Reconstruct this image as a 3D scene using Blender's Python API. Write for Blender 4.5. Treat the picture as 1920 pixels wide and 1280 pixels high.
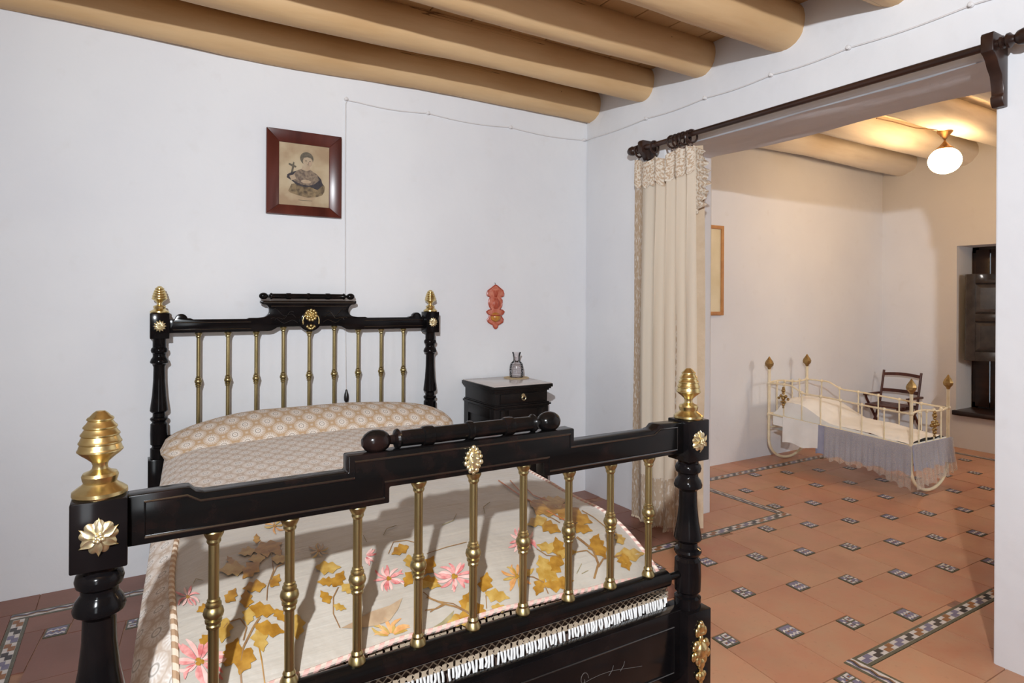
import bpy, bmesh, math, random
from math import sin, cos, pi, radians, sqrt, atan2, exp
from mathutils import Vector, Matrix, noise

for o in list(bpy.data.objects):
    bpy.data.objects.remove(o)
SC = bpy.context.scene
COL = SC.collection
rnd = random.Random(7)

# ------------------------------------------------------------------ camera
F_PX, YAW, ROLL, CX, CY, CAMH = 1178.0, radians(31.17), radians(0.3), 960.0, 563.0, 1.4
FWD = Vector((sin(YAW), cos(YAW), 0))
R0 = Vector((cos(YAW), -sin(YAW), 0)); U0 = Vector((0, 0, 1))
RGT = R0 * cos(ROLL) + U0 * sin(ROLL)
UPV = U0 * cos(ROLL) - R0 * sin(ROLL)
CAM = Vector((0, 0, CAMH))
cd = bpy.data.cameras.new('camera')
cam = bpy.data.objects.new('camera', cd); COL.objects.link(cam)
cd.sensor_width = 36.0
cd.lens = F_PX / 1920 * 36.0
cd.shift_x = 0.0
cd.shift_y = -(640 - CY) / 1920.0
cd.clip_start = 0.02
cam.matrix_world = Matrix(((RGT.x, UPV.x, -FWD.x, CAM.x), (RGT.y, UPV.y, -FWD.y, CAM.y), (RGT.z, UPV.z, -FWD.z, CAM.z), (0, 0, 0, 1)))
SC.camera = cam

# ------------------------------------------------------------------ world, lights, exposure
w = bpy.data.worlds.new('sky'); SC.world = w; w.use_nodes = True
w.node_tree.nodes['Background'].inputs[0].default_value = (0.75, 0.87, 1.0, 1)
w.node_tree.nodes['Background'].inputs[1].default_value = 2.2
SC.view_settings.view_transform = 'Standard'
SC.view_settings.look = 'None'
SC.view_settings.gamma = 1.0
SC.view_settings.use_curve_mapping = False
SC.view_settings.exposure = 0.0

def lamp(name, kind, loc, energy, color, size, target=None, size_y=None, spread=None):
    d = bpy.data.lights.new(name, kind); d.energy = energy; d.color = color
    if kind == 'AREA':
        d.shape = 'RECTANGLE' if size_y else 'DISK'
        d.size = size
        if size_y: d.size_y = size_y
        if spread: d.spread = spread
    else:
        d.shadow_soft_size = size
    o = bpy.data.objects.new(name, d); COL.objects.link(o); o.location = loc
    if target is not None:
        o.rotation_euler = (Vector(target) - Vector(loc)).to_track_quat('-Z', 'Y').to_euler()
    return o
# the photographer's flash held above the camera, an added area fill behind it to brighten partition and curtain, an area lamp for assumed daylight in the far room
fl = lamp('photo_flash', 'SPOT', (-0.68, -0.72, 2.34), 645, (0.90, 0.95, 1.0), 0.035, (2.8, 3.05, 1.85))
fl.data.spot_size = radians(126); fl.data.spot_blend = 1.0
lamp('partition_fill', 'AREA', (-0.9, -1.7, 1.5), 45, (0.88, 0.95, 1.0), 1.1, (3.2, 2.0, 1.3), 1.7)
lamp('assumed_far_daylight', 'AREA', (5.9, -0.25, 1.75), 15, (1.0, 0.95, 0.90), 0.6, (5.4, 2.6, 0.4), 0.6, radians(135))  # free-standing area lamp for assumed daylight; no window is built around it

# ------------------------------------------------------------------ pixel helpers
def ray(u, v):
    return FWD + RGT * ((u - CX) / F_PX) - UPV * ((v - CY) / F_PX)
def hit(u, v, ax, val):
    d = ray(u, v); t = (val - CAM[ax]) / d[ax]
    return CAM + d * t

# ------------------------------------------------------------------ materials
MATS = {}
class NT:
    def __init__(s, name):
        s.m = bpy.data.materials.new(name); s.m.use_nodes = True
        s.t = s.m.node_tree; s.b = s.t.nodes['Principled BSDF']; s.out = s.t.nodes['Material Output']
        MATS[name] = s.m
    def n(s, typ, **kw):
        nd = s.t.nodes.new(typ)
        for k, v in kw.items():
            if k.startswith('i_'):
                nd.inputs[int(k[2:])].default_value = v
            else: setattr(nd, k, v)
        return nd
    def l(s, a, b): s.t.links.new(a, b)
    def math(s, op, a, b=None, c=None):
        nd = s.n('ShaderNodeMath', operation=op)
        for i, x in enumerate((a, b, c)):
            if x is None: continue
            if hasattr(x, 'default_value') or hasattr(x, 'links'): s.l(x, nd.inputs[i])
            else: nd.inputs[i].default_value = x
        return nd.outputs[0]
    def mix(s, fac, c1, c2):
        nd = s.n('ShaderNodeMix', data_type='RGBA')
        for i, x in ((0, fac), (6, c1), (7, c2)):
            if hasattr(x, 'links'): s.l(x, nd.inputs[i])
            elif isinstance(x, (int, float)): nd.inputs[i].default_value = x
            else: nd.inputs[i].default_value = (*x[:3], 1)
        return nd.outputs[2]
    def ramp(s, fac, stops, interp='LINEAR'):
        nd = s.n('ShaderNodeValToRGB'); cr = nd.color_ramp; cr.interpolation = interp
        while len(cr.elements) < len(stops): cr.elements.new(0.5)
        for e, (p, c) in zip(cr.elements, stops):
            e.position = p; e.color = (*c, 1) if len(c) == 3 else c
        s.l(fac, nd.inputs[0]); return nd.outputs[0]
    def noise(s, scale, detail=3, coord='Object', rough=0.5, stretch=None):
        tc = s.n('ShaderNodeTexCoord'); src = tc.outputs[coord]
        if stretch:
            mp = s.n('ShaderNodeMapping'); mp.inputs['Scale'].default_value = stretch
            s.l(src, mp.inputs[0]); src = mp.outputs[0]
        nz = s.n('ShaderNodeTexNoise'); nz.inputs['Scale'].default_value = scale
        nz.inputs['Detail'].default_value = detail; nz.inputs['Roughness'].default_value = rough
        s.l(src, nz.inputs['Vector']); return nz.outputs[0]
    def bump(s, h, strength, dist=0.01):
        b = s.n('ShaderNodeBump'); b.inputs['Strength'].default_value = strength; b.inputs['Distance'].default_value = dist
        s.l(h, b.inputs['Height']); s.l(b.outputs[0], s.b.inputs['Normal'])
    def set(s, color=None, rough=None, metal=None, **kw):
        def st(k, v):
            if hasattr(v, 'links'): s.l(v, s.b.inputs[k])
            else: s.b.inputs[k].default_value = v
        if color is not None: st('Base Color', (*color, 1) if isinstance(color, tuple) and len(color) == 3 else color)
        if rough is not None: st('Roughness', rough)
        if metal is not None: st('Metallic', metal)
        for k, v in kw.items(): st(k.replace('_', ' '), v)
        return s.m
def rgb(r, g, b):
    f = lambda c: (c / 255 / 12.92) if c / 255 <= 0.04045 else ((c / 255 + 0.055) / 1.055) ** 2.4
    return (f(r), f(g), f(b))
def simple(name, c1, c2=None, scale=8, rough=0.5, metal=0, bump=None, stretch=None, contrast=(0.35, 0.65), **kw):
    m = NT(name); col = c1
    if c2:
        n = m.noise(scale, 4, stretch=stretch); col = m.ramp(n, [(contrast[0], c1), (contrast[1], c2)])
    m.set(col, rough, metal, **kw)
    if bump: m.bump(m.noise(bump[0], 5, stretch=stretch), bump[1], 0.01)
    return m.m

# white lime plaster with gentle trowel waves
m = NT('plaster')
n1 = m.noise(1.3, 3); c = m.ramp(n1, [(0.35, (0.73, 0.735, 0.765)), (0.65, (0.775, 0.78, 0.80))])
n2 = m.noise(9, 4); c = m.mix(m.ramp(n2, [(0.62, (0, 0, 0)), (0.75, (0.25, 0.25, 0.25))]), c, (0.68, 0.665, 0.66))
m.set(c, 0.85)
hh = m.math('ADD', m.math('MULTIPLY', m.noise(3.2, 3), 1.0), m.math('MULTIPLY', m.noise(26, 3), 0.12))
m.bump(hh, 0.32, 0.03)
m = NT('ochre_log')
n1 = m.noise(5, 4, stretch=(0.25, 1, 1)); c = m.ramp(n1, [(0.35, rgb(217, 184, 140)), (0.65, rgb(202, 164, 117))])
n2 = m.noise(2.2, 2, stretch=(0.10, 5, 5)); cr_ = m.math('LESS_THAN', m.math('ABSOLUTE', m.math('SUBTRACT', n2, 0.64)), 0.0022); c = m.mix(m.math('MULTIPLY', cr_, 0.75), c, rgb(96, 62, 34))
tc = m.n('ShaderNodeTexCoord'); vo = m.n('ShaderNodeTexVoronoi'); vo.inputs['Scale'].default_value = 5.0; m.l(tc.outputs['Object'], vo.inputs['Vector'])
c = m.mix(m.math('MULTIPLY', m.math('LESS_THAN', vo.outputs['Distance'], 0.028), 0.7), c, rgb(80, 50, 30))
m.set(c, 0.62); m.bump(m.noise(30, 5, stretch=(0.25, 1, 1)), 0.25, 0.01)
m = NT('ochre_plank')
oi = m.n('ShaderNodeObjectInfo'); c = m.mix(oi.outputs['Random'], rgb(205, 168, 118), rgb(186, 148, 100)); 
nz = m.noise(14, 4, stretch=(1, 0.12, 1)); c = m.mix(m.ramp(nz, [(0.45, (0, 0, 0)), (0.8, (0.5, 0.5, 0.5))]), c, rgb(165, 125, 80))
m.set(c, 0.65); m.bump(nz, 0.15, 0.01)
m = NT('whitewashed_log')
nz = m.noise(6, 5, stretch=(0.15, 1, 1)); c = m.ramp(nz, [(0.3, rgb(190, 175, 158)), (0.55, rgb(226, 216, 200)), (0.8, rgb(235, 226, 212))])
m.set(c, 0.8); m.bump(nz, 0.4, 0.02)
simple('whitewashed_plank', rgb(226, 214, 196), rgb(206, 192, 172), 6, 0.8, bump=(15, 0.2))
m = NT('black_lacquer')
nz = m.noise(10, 3, stretch=(1, 1, 1)); c = m.ramp(nz, [(0.4, (0.0045, 0.004, 0.0045)), (0.8, (0.011, 0.008, 0.008))])
m.set(c, 0.13, 0, Specular_IOR_Level=0.15)
m = NT('worn_black_lacquer')
nz = m.noise(18, 4); c = m.ramp(nz, [(0.5, (0.0045, 0.004, 0.004)), (0.78, (0.014, 0.007, 0.006))])
m.set(c, 0.18, 0, Specular_IOR_Level=0.18)
m = NT('polished_bead'); m.set((0.008, 0.007, 0.007), 0.16, 0, Specular_IOR_Level=0.9, Coat_Weight=0.6, Coat_Roughness=0.12)
simple('ebonised_wood', (0.007, 0.006, 0.006), (0.012, 0.009, 0.0085), 10, 0.35, Specular_IOR_Level=0.2)
m = NT('aged_brass')
nz = m.noise(25, 4); c = m.ramp(nz, [(0.35, (0.60, 0.46, 0.20)), (0.7, (0.78, 0.64, 0.33))]); m.set(c, 0.27, 1.0); m.bump(m.noise(160, 2), 0.03)
m = NT('dull_brass')
nz = m.noise(20, 4, stretch=(1, 1, 0.3)); c = m.ramp(nz, [(0.3, (0.30, 0.24, 0.11)), (0.7, (0.46, 0.375, 0.19))]); m.set(c, 0.34, 1.0)
m = NT('pale_brass')
nz = m.noise(30, 4); c = m.ramp(nz, [(0.35, (0.60, 0.49, 0.27)), (0.7, (0.86, 0.76, 0.52))]); m.set(c, 0.33, 0.9)
# terracotta
def terracotta(name, a, b, d, rough):
    m = NT(name); oi = m.n('ShaderNodeObjectInfo')
    c = m.ramp(oi.outputs['Random'], [(0.0, a), (0.5, b), (1.0, d)])
    nz = m.noise(6, 6, rough=0.65); c = m.mix(m.ramp(nz, [(0.38, (0, 0, 0)), (0.7, (0.75, 0.75, 0.75))]), c, tuple(q * k for q, k in zip(b, (0.86, 1.04, 1.1))))
    nv = m.noise(2.2, 3); c = m.mix(m.ramp(nv, [(0.45, (0, 0, 0)), (0.75, (0.5, 0.5, 0.5))]), c, tuple(q * 0.72 for q in a))
    n3 = m.noise(45, 3); c = m.mix(m.ramp(n3, [(0.62, (0, 0, 0)), (0.8, (0.3, 0.3, 0.3))]), c, (0.20, 0.07, 0.04))
    m.set(c, m.ramp(nz, [(0.3, (rough - 0.06,) * 3), (0.7, (rough + 0.08,) * 3)]))
    m.bump(m.math('ADD', nz, m.math('MULTIPLY', n3, 0.15)), 0.12, 0.01)
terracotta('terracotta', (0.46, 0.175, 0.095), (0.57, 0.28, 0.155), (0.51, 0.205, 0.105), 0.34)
terracotta('terracotta_shaded', (0.235, 0.088, 0.062), (0.27, 0.115, 0.08), (0.25, 0.098, 0.06), 0.40)  # darker copy of the same tile, dimmer light put into its colour
simple('grout', rgb(170, 130, 106), rgb(130, 92, 74), 20, 0.8)
simple('glaze_olive', (0.075, 0.07, 0.04), (0.11, 0.10, 0.06), 40, 0.25)
simple('glaze_white', (0.60, 0.54, 0.50), (0.72, 0.66, 0.62), 40, 0.22)
simple('glaze_lilac', (0.14, 0.125, 0.21), (0.20, 0.175, 0.27), 40, 0.22)
simple('glaze_black', (0.012, 0.01, 0.011), (0.035, 0.025, 0.025), 40, 0.22)
simple('glaze_ochre', (0.24, 0.085, 0.02), (0.33, 0.13, 0.035), 40, 0.25)
simple('mahogany', (0.055, 0.010, 0.007), (0.105, 0.022, 0.014), 12, 0.28, stretch=(1, 1, 0.15))
m = NT('old_paper')
nz = m.noise(7, 5); c = m.ramp(nz, [(0.35, (0.44, 0.30, 0.18)), (0.55, (0.58, 0.45, 0.29)), (0.75, (0.64, 0.53, 0.37))]); m.set(c, 0.6)
def ink(name, a, b, sc=40): return simple(name, a, b, sc, 0.6)
ink('ink_grey', (0.10, 0.085, 0.06), (0.17, 0.14, 0.10), 60)
ink('ink_face', (0.55, 0.42, 0.29), (0.50, 0.36, 0.24), 30)
ink('ink_blush', (0.58, 0.36, 0.25), (0.55, 0.38, 0.27), 30)
ink('ink_navy', (0.02, 0.02, 0.03), (0.045, 0.04, 0.05), 60)
ink('ink_robe', (0.13, 0.09, 0.075), (0.34, 0.25, 0.17), 70)
ink('ink_cloud', (0.075, 0.05, 0.03), (0.33, 0.23, 0.12), 45)
simple('coral_ceramic', (0.50, 0.12, 0.07), (0.60, 0.22, 0.15), 45, 0.3, Coat_Weight=0.3)
simple('coral_rim', (0.36, 0.05, 0.025), (0.46, 0.09, 0.05), 30, 0.3)
simple('gilt_glaze', (0.55, 0.27, 0.04), (0.45, 0.16, 0.04), 60, 0.3)
simple('marble', (0.62, 0.56, 0.53), (0.54, 0.47, 0.44), 4, 0.16)
simple('crochet_tan', (0.55, 0.42, 0.25), (0.45, 0.33, 0.18), 120, 0.9)
def pane_glass(name, tint, rough, ior):
    m = NT(name); tr = m.n('ShaderNodeBsdfTransparent'); tr.inputs[0].default_value = (*tint, 1)
    g = m.n('ShaderNodeBsdfGlossy'); g.inputs['Roughness'].default_value = rough; fr = m.n('ShaderNodeFresnel'); fr.inputs[0].default_value = ior
    mx = m.n('ShaderNodeMixShader'); m.l(fr.outputs[0], mx.inputs[0]); m.l(tr.outputs[0], mx.inputs[1]); m.l(g.outputs[0], mx.inputs[2]); m.l(mx.outputs[0], m.out.inputs[0])
pane_glass('clear_glass', (0.97, 0.97, 0.97), 0.02, 1.42)
m = NT('glass_line'); m.set((0.80, 0.77, 0.80), 0.15, 0, IOR=1.3, Transmission_Weight=0.5)
pane_glass('thin_glass', (0.965, 0.955, 0.96), 0.04, 1.45)
simple('dark_wood', (0.018, 0.008, 0.006), (0.04, 0.017, 0.011), 14, 0.33, stretch=(1, 0.2, 1))
simple('red_brown_wood', (0.05, 0.013, 0.009), (0.10, 0.028, 0.016), 14, 0.4, stretch=(1, 1, 0.2))
simple('shutter_wood', (0.045, 0.038, 0.036), (0.07, 0.058, 0.054), 14, 0.25, Coat_Weight=0.8)
simple('cable_white', (0.72, 0.70, 0.70), (0.67, 0.65, 0.65), 30, 0.6)
simple('black_plastic', (0.012, 0.01, 0.01), None, 8, 0.35)
simple('cream_enamel', rgb(236, 222, 192), rgb(226, 208, 172), 20, 0.35)
simple('gilt_bronze', (0.30, 0.185, 0.065), (0.42, 0.28, 0.11), 50, 0.4, 0.75)
simple('white_sheet', (0.86, 0.84, 0.80), (0.80, 0.775, 0.73), 6, 0.9, bump=(14, 0.35))
simple('lilac_cloth', (0.27, 0.27, 0.36), (0.35, 0.345, 0.43), 10, 0.9, bump=(25, 0.3))
simple('white_cotton', (0.82, 0.81, 0.80), (0.74, 0.72, 0.70), 30, 0.9)
simple('bronze', (0.16, 0.08, 0.03), (0.24, 0.13, 0.05), 40, 0.4, 0.8)
m = NT('opal_glass'); m.set((0.9, 0.85, 0.75), 0.2, 0, Emission_Color=(1.0, 0.64, 0.31, 1), Emission_Strength=62.0)
simple('light_wood_frame', rgb(196, 140, 84), rgb(178, 122, 70), 12, 0.5)
simple('cream_print', rgb(225, 212, 180), rgb(214, 198, 160), 4, 0.5)
simple('mattress_ticking', (0.10, 0.06, 0.045), (0.14, 0.09, 0.07), 20, 0.9)
simple('pink_petal', (0.52, 0.12, 0.12), (0.72, 0.36, 0.33), 55, 0.55)
simple('pale_petal', (0.66, 0.38, 0.34), (0.72, 0.50, 0.45), 40, 0.55)
simple('ochre_leaf', (0.26, 0.115, 0.010), (0.42, 0.22, 0.03), 38, 0.42)
simple('gold_leaf', (0.36, 0.20, 0.03), (0.48, 0.32, 0.09), 40, 0.42)
simple('orange_petal', (0.52, 0.22, 0.06), (0.62, 0.36, 0.15), 40, 0.5)
simple('brown_stem', (0.20, 0.10, 0.04), (0.30, 0.17, 0.06), 40, 0.5)
simple('olive_thread', (0.22, 0.19, 0.09), (0.34, 0.27, 0.14), 40, 0.6)
simple('russet_thread', (0.36, 0.10, 0.03), (0.45, 0.17, 0.07), 40, 0.5)
simple('fawn_feather', (0.34, 0.23, 0.14), (0.46, 0.34, 0.22), 30, 0.5)
m = NT('silk_quilt')
nz = m.noise(3, 4); c = m.ramp(nz, [(0.35, (0.40, 0.355, 0.30)), (0.65, (0.45, 0.41, 0.355))])
fine = m.noise(60, 3, stretch=(0.05, 1, 1)); c = m.mix(m.ramp(fine, [(0.5, (0, 0, 0)), (0.8, (0.35, 0.35, 0.35))]), c, (0.33, 0.28, 0.22))
m.set(c, 0.5, 0, Sheen_Weight=0.2)
m.bump(m.math('ADD', m.noise(7, 4), m.math('MULTIPLY', fine, 0.2)), 0.45, 0.03)
def twisted(name, a, b, freq, slope):
    m = NT(name); tc = m.n('ShaderNodeTexCoord'); sp = m.n('ShaderNodeSeparateXYZ'); m.l(tc.outputs['UV'], sp.inputs[0])
    ph = m.math('ADD', m.math('MULTIPLY', sp.outputs[1], freq), m.math('MULTIPLY', sp.outputs[0], slope))
    f = m.math('FRACT', ph); c = m.ramp(f, [(0.0, a), (0.48, a), (0.55, b), (0.95, b)])
    m.set(c, 0.8); m.bump(m.math('PINGPONG', ph, 0.5), 0.7, 0.01)
twisted('pink_cord', (0.66, 0.40, 0.35), (0.72, 0.60, 0.51), 42, 1.0)
twisted('tan_cord', (0.52, 0.34, 0.21), (0.72, 0.60, 0.47), 30, 1.0)
def crochet(name, scale, rot, cream, mid, gap, bumpy=0.5):
    ring = tuple(0.62 * q for q in mid)
    """crochet medallions: a white wheel with rings in every cell, tan ground between"""
    m = NT(name); tc = m.n('ShaderNodeTexCoord'); mp = m.n('ShaderNodeMapping')
    mp.inputs['Scale'].default_value = (scale, scale, 1); mp.inputs['Rotation'].default_value = (0, 0, rot)
    m.l(tc.outputs['UV'], mp.inputs[0])
    v = m.n('ShaderNodeTexVoronoi', voronoi_dimensions='2D', feature='F1'); v.inputs['Scale'].default_value = 1.0; v.inputs['Randomness'].default_value = 0.0
    m.l(mp.outputs[0], v.inputs['Vector']); d = v.outputs['Distance']
    sb = m.n('ShaderNodeVectorMath', operation='SUBTRACT'); m.l(mp.outputs[0], sb.inputs[0]); m.l(v.outputs['Position'], sb.inputs[1])
    sp = m.n('ShaderNodeSeparateXYZ'); m.l(sb.outputs[0], sp.inputs[0])
    ang = m.math('ARCTAN2', sp.outputs[1], sp.outputs[0])
    spokes = m.math('MULTIPLY', m.math('ADD', m.math('SINE', m.math('MULTIPLY', ang, 16)), 1.0), 0.5)
    rings = m.ramp(d, [(0.0, mid), (0.05, mid), (0.07, cream), (0.12, cream), (0.14, ring), (0.18, ring), (0.20, cream), (0.33, cream), (0.37, mid), (0.44, mid), (0.50, gap), (0.60, gap), (0.66, mid)])
    out = m.math('MULTIPLY', m.ramp(d, [(0.20, (0, 0, 0)), (0.30, (1, 1, 1)), (0.45, (1, 1, 1)), (0.52, (0.2, 0.2, 0.2))]), spokes)
    c = m.mix(out, rings, m.mix(0.5, mid, gap))
    ck = m.noise(220, 2, 'UV'); c = m.mix(m.ramp(ck, [(0.45, (0, 0, 0)), (0.7, (0.45, 0.45, 0.45))]), c, mid)
    m.set(c, 0.9)
    m.bump(m.math('ADD', m.math('MULTIPLY', rings, 0.6), m.math('MULTIPLY', ck, 0.4)), bumpy, 0.006)
crochet('crochet_lace', 1.45, pi / 4, (0.83, 0.77, 0.71), (0.66, 0.55, 0.45), (0.50, 0.32, 0.17))
crochet('crochet_coverlet', 1.35, pi / 4, (0.88, 0.83, 0.785), (0.78, 0.70, 0.63), (0.58, 0.45, 0.35))
def net(name, col, scale, width, cutter=0.5):
    m = NT(name); tc = m.n('ShaderNodeTexCoord'); mp = m.n('ShaderNodeMapping'); mp.inputs['Scale'].default_value = (scale, scale, 1); mp.inputs['Rotation'].default_value = (0, 0, pi / 4)
    m.l(tc.outputs['UV'], mp.inputs[0]); sp = m.n('ShaderNodeSeparateXYZ'); m.l(mp.outputs[0], sp.inputs[0])
    a = m.math('PINGPONG', sp.outputs[0], 0.5); b = m.math('PINGPONG', sp.outputs[1], 0.5)
    thread = m.math('LESS_THAN', m.math('MINIMUM', a, b), width)
    uv = m.n('ShaderNodeSeparateXYZ'); m.l(tc.outputs['UV'], uv.inputs[0])
    f = m.math('FRACT', m.math('MULTIPLY', uv.outputs[1], 22.0))
    band = m.math('LESS_THAN', f, 0.42)
    dash = m.math('GREATER_THAN', m.math('FRACT', m.math('MULTIPLY', uv.outputs[0], scale * 0.9)), 0.35)
    solid = m.math('MULTIPLY', band, dash)
    mask = m.math('MAXIMUM', thread, solid)
    m.set(col, 0.9)
    tr = m.n('ShaderNodeBsdfTransparent'); mx = m.n('ShaderNodeMixShader'); m.l(mask, mx.inputs[0]); m.l(tr.outputs[0], mx.inputs[1]); m.l(m.b.outputs[0], mx.inputs[2]); m.l(mx.outputs[0], m.out.inputs[0])
net('net_lace', (0.40, 0.31, 0.22), 62, 0.10)
def sheer(name, col, alpha, transl=0.35):
    m = NT(name); m.set(col, 0.9)
    t = m.n('ShaderNodeBsdfTranslucent'); t.inputs[0].default_value = (*col, 1)
    mx = m.n('ShaderNodeMixShader'); mx.inputs[0].default_value = transl; m.l(m.b.outputs[0], mx.inputs[1]); m.l(t.outputs[0], mx.inputs[2])
    tr = m.n('ShaderNodeBsdfTransparent'); m2 = m.n('ShaderNodeMixShader'); m2.inputs[0].default_value = alpha
    nz = m.noise(190, 2); a = m.math('MULTIPLY', m.ramp(nz, [(0.35, (0.7, 0.7, 0.7)), (0.6, (1, 1, 1))]), alpha)
    m.l(a, m2.inputs[0])
    m.l(tr.outputs[0], m2.inputs[1]); m.l(mx.outputs[0], m2.inputs[2]); m.l(m2.outputs[0], m.out.inputs[0])
sheer('sheer_lace', (0.82, 0.77, 0.68), 0.40)
# curtain cloth, by UV: x across the cloth, y height
m = NT('curtain_cloth'); tc = m.n('ShaderNodeTexCoord'); sp = m.n('ShaderNodeSeparateXYZ'); m.l(tc.outputs['UV'], sp.inputs[0]); U, V = sp.outputs[0], sp.outputs[1]
cream, tan, white = (0.78, 0.69, 0.57), (0.52, 0.385, 0.265), (0.73, 0.67, 0.60)
nzm = m.noise(26, 2, 'UV', stretch=(3.2, 2.2, 1)); motif = m.ramp(nzm, [(0.54, (0, 0, 0)), (0.60, (1, 1, 1))])
lace = m.mix(motif, tan, white)
left = m.math('LESS_THAN', U, 0.135); strip = m.math('MULTIPLY', m.math('GREATER_THAN', U, 0.715), m.math('LESS_THAN', U, 0.75))
zz = m.math('LESS_THAN', m.math('ABSOLUTE', m.math('SUBTRACT', m.math('PINGPONG', m.math('MULTIPLY', V, 34), 0.5), m.math('MULTIPLY', m.math('SUBTRACT', U, 0.71), 12))), 0.14)
c = m.mix(left, cream, lace); c = m.mix(strip, c, m.mix(zz, tan, white))
bot = m.math('MULTIPLY', m.math('LESS_THAN', V, 0.13), m.math('GREATER_THAN', U, 0.135)); c = m.mix(m.math('MULTIPLY', bot, 0.8), c, lace)
m.set(c, 0.9); m.bump(m.noise(300, 2, 'UV'), 0.15, 0.003)
t = m.n('ShaderNodeBsdfTranslucent'); m.l(c, t.inputs[0]); mx = m.n('ShaderNodeMixShader'); mx.inputs[0].default_value = 0.3
m.l(m.b.outputs[0], mx.inputs[1]); m.l(t.outputs[0], mx.inputs[2]); m.l(mx.outputs[0], m.out.inputs[0])
m = NT('curtain_lace'); nz = m.noise(48, 3, 'UV', stretch=(1, 1, 1)); c = m.ramp(nz, [(0.44, (0.50, 0.36, 0.245)), (0.54, (0.71, 0.63, 0.53))]); m.set(c, 0.9); m.bump(nz, 0.6, 0.01)
simple('curtain_tan', (0.52, 0.39, 0.265), (0.58, 0.45, 0.32), 12, 0.9, bump=(60, 0.3))
m = NT('fringe_thread'); m.set((0.62, 0.50, 0.36), 0.9)

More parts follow.
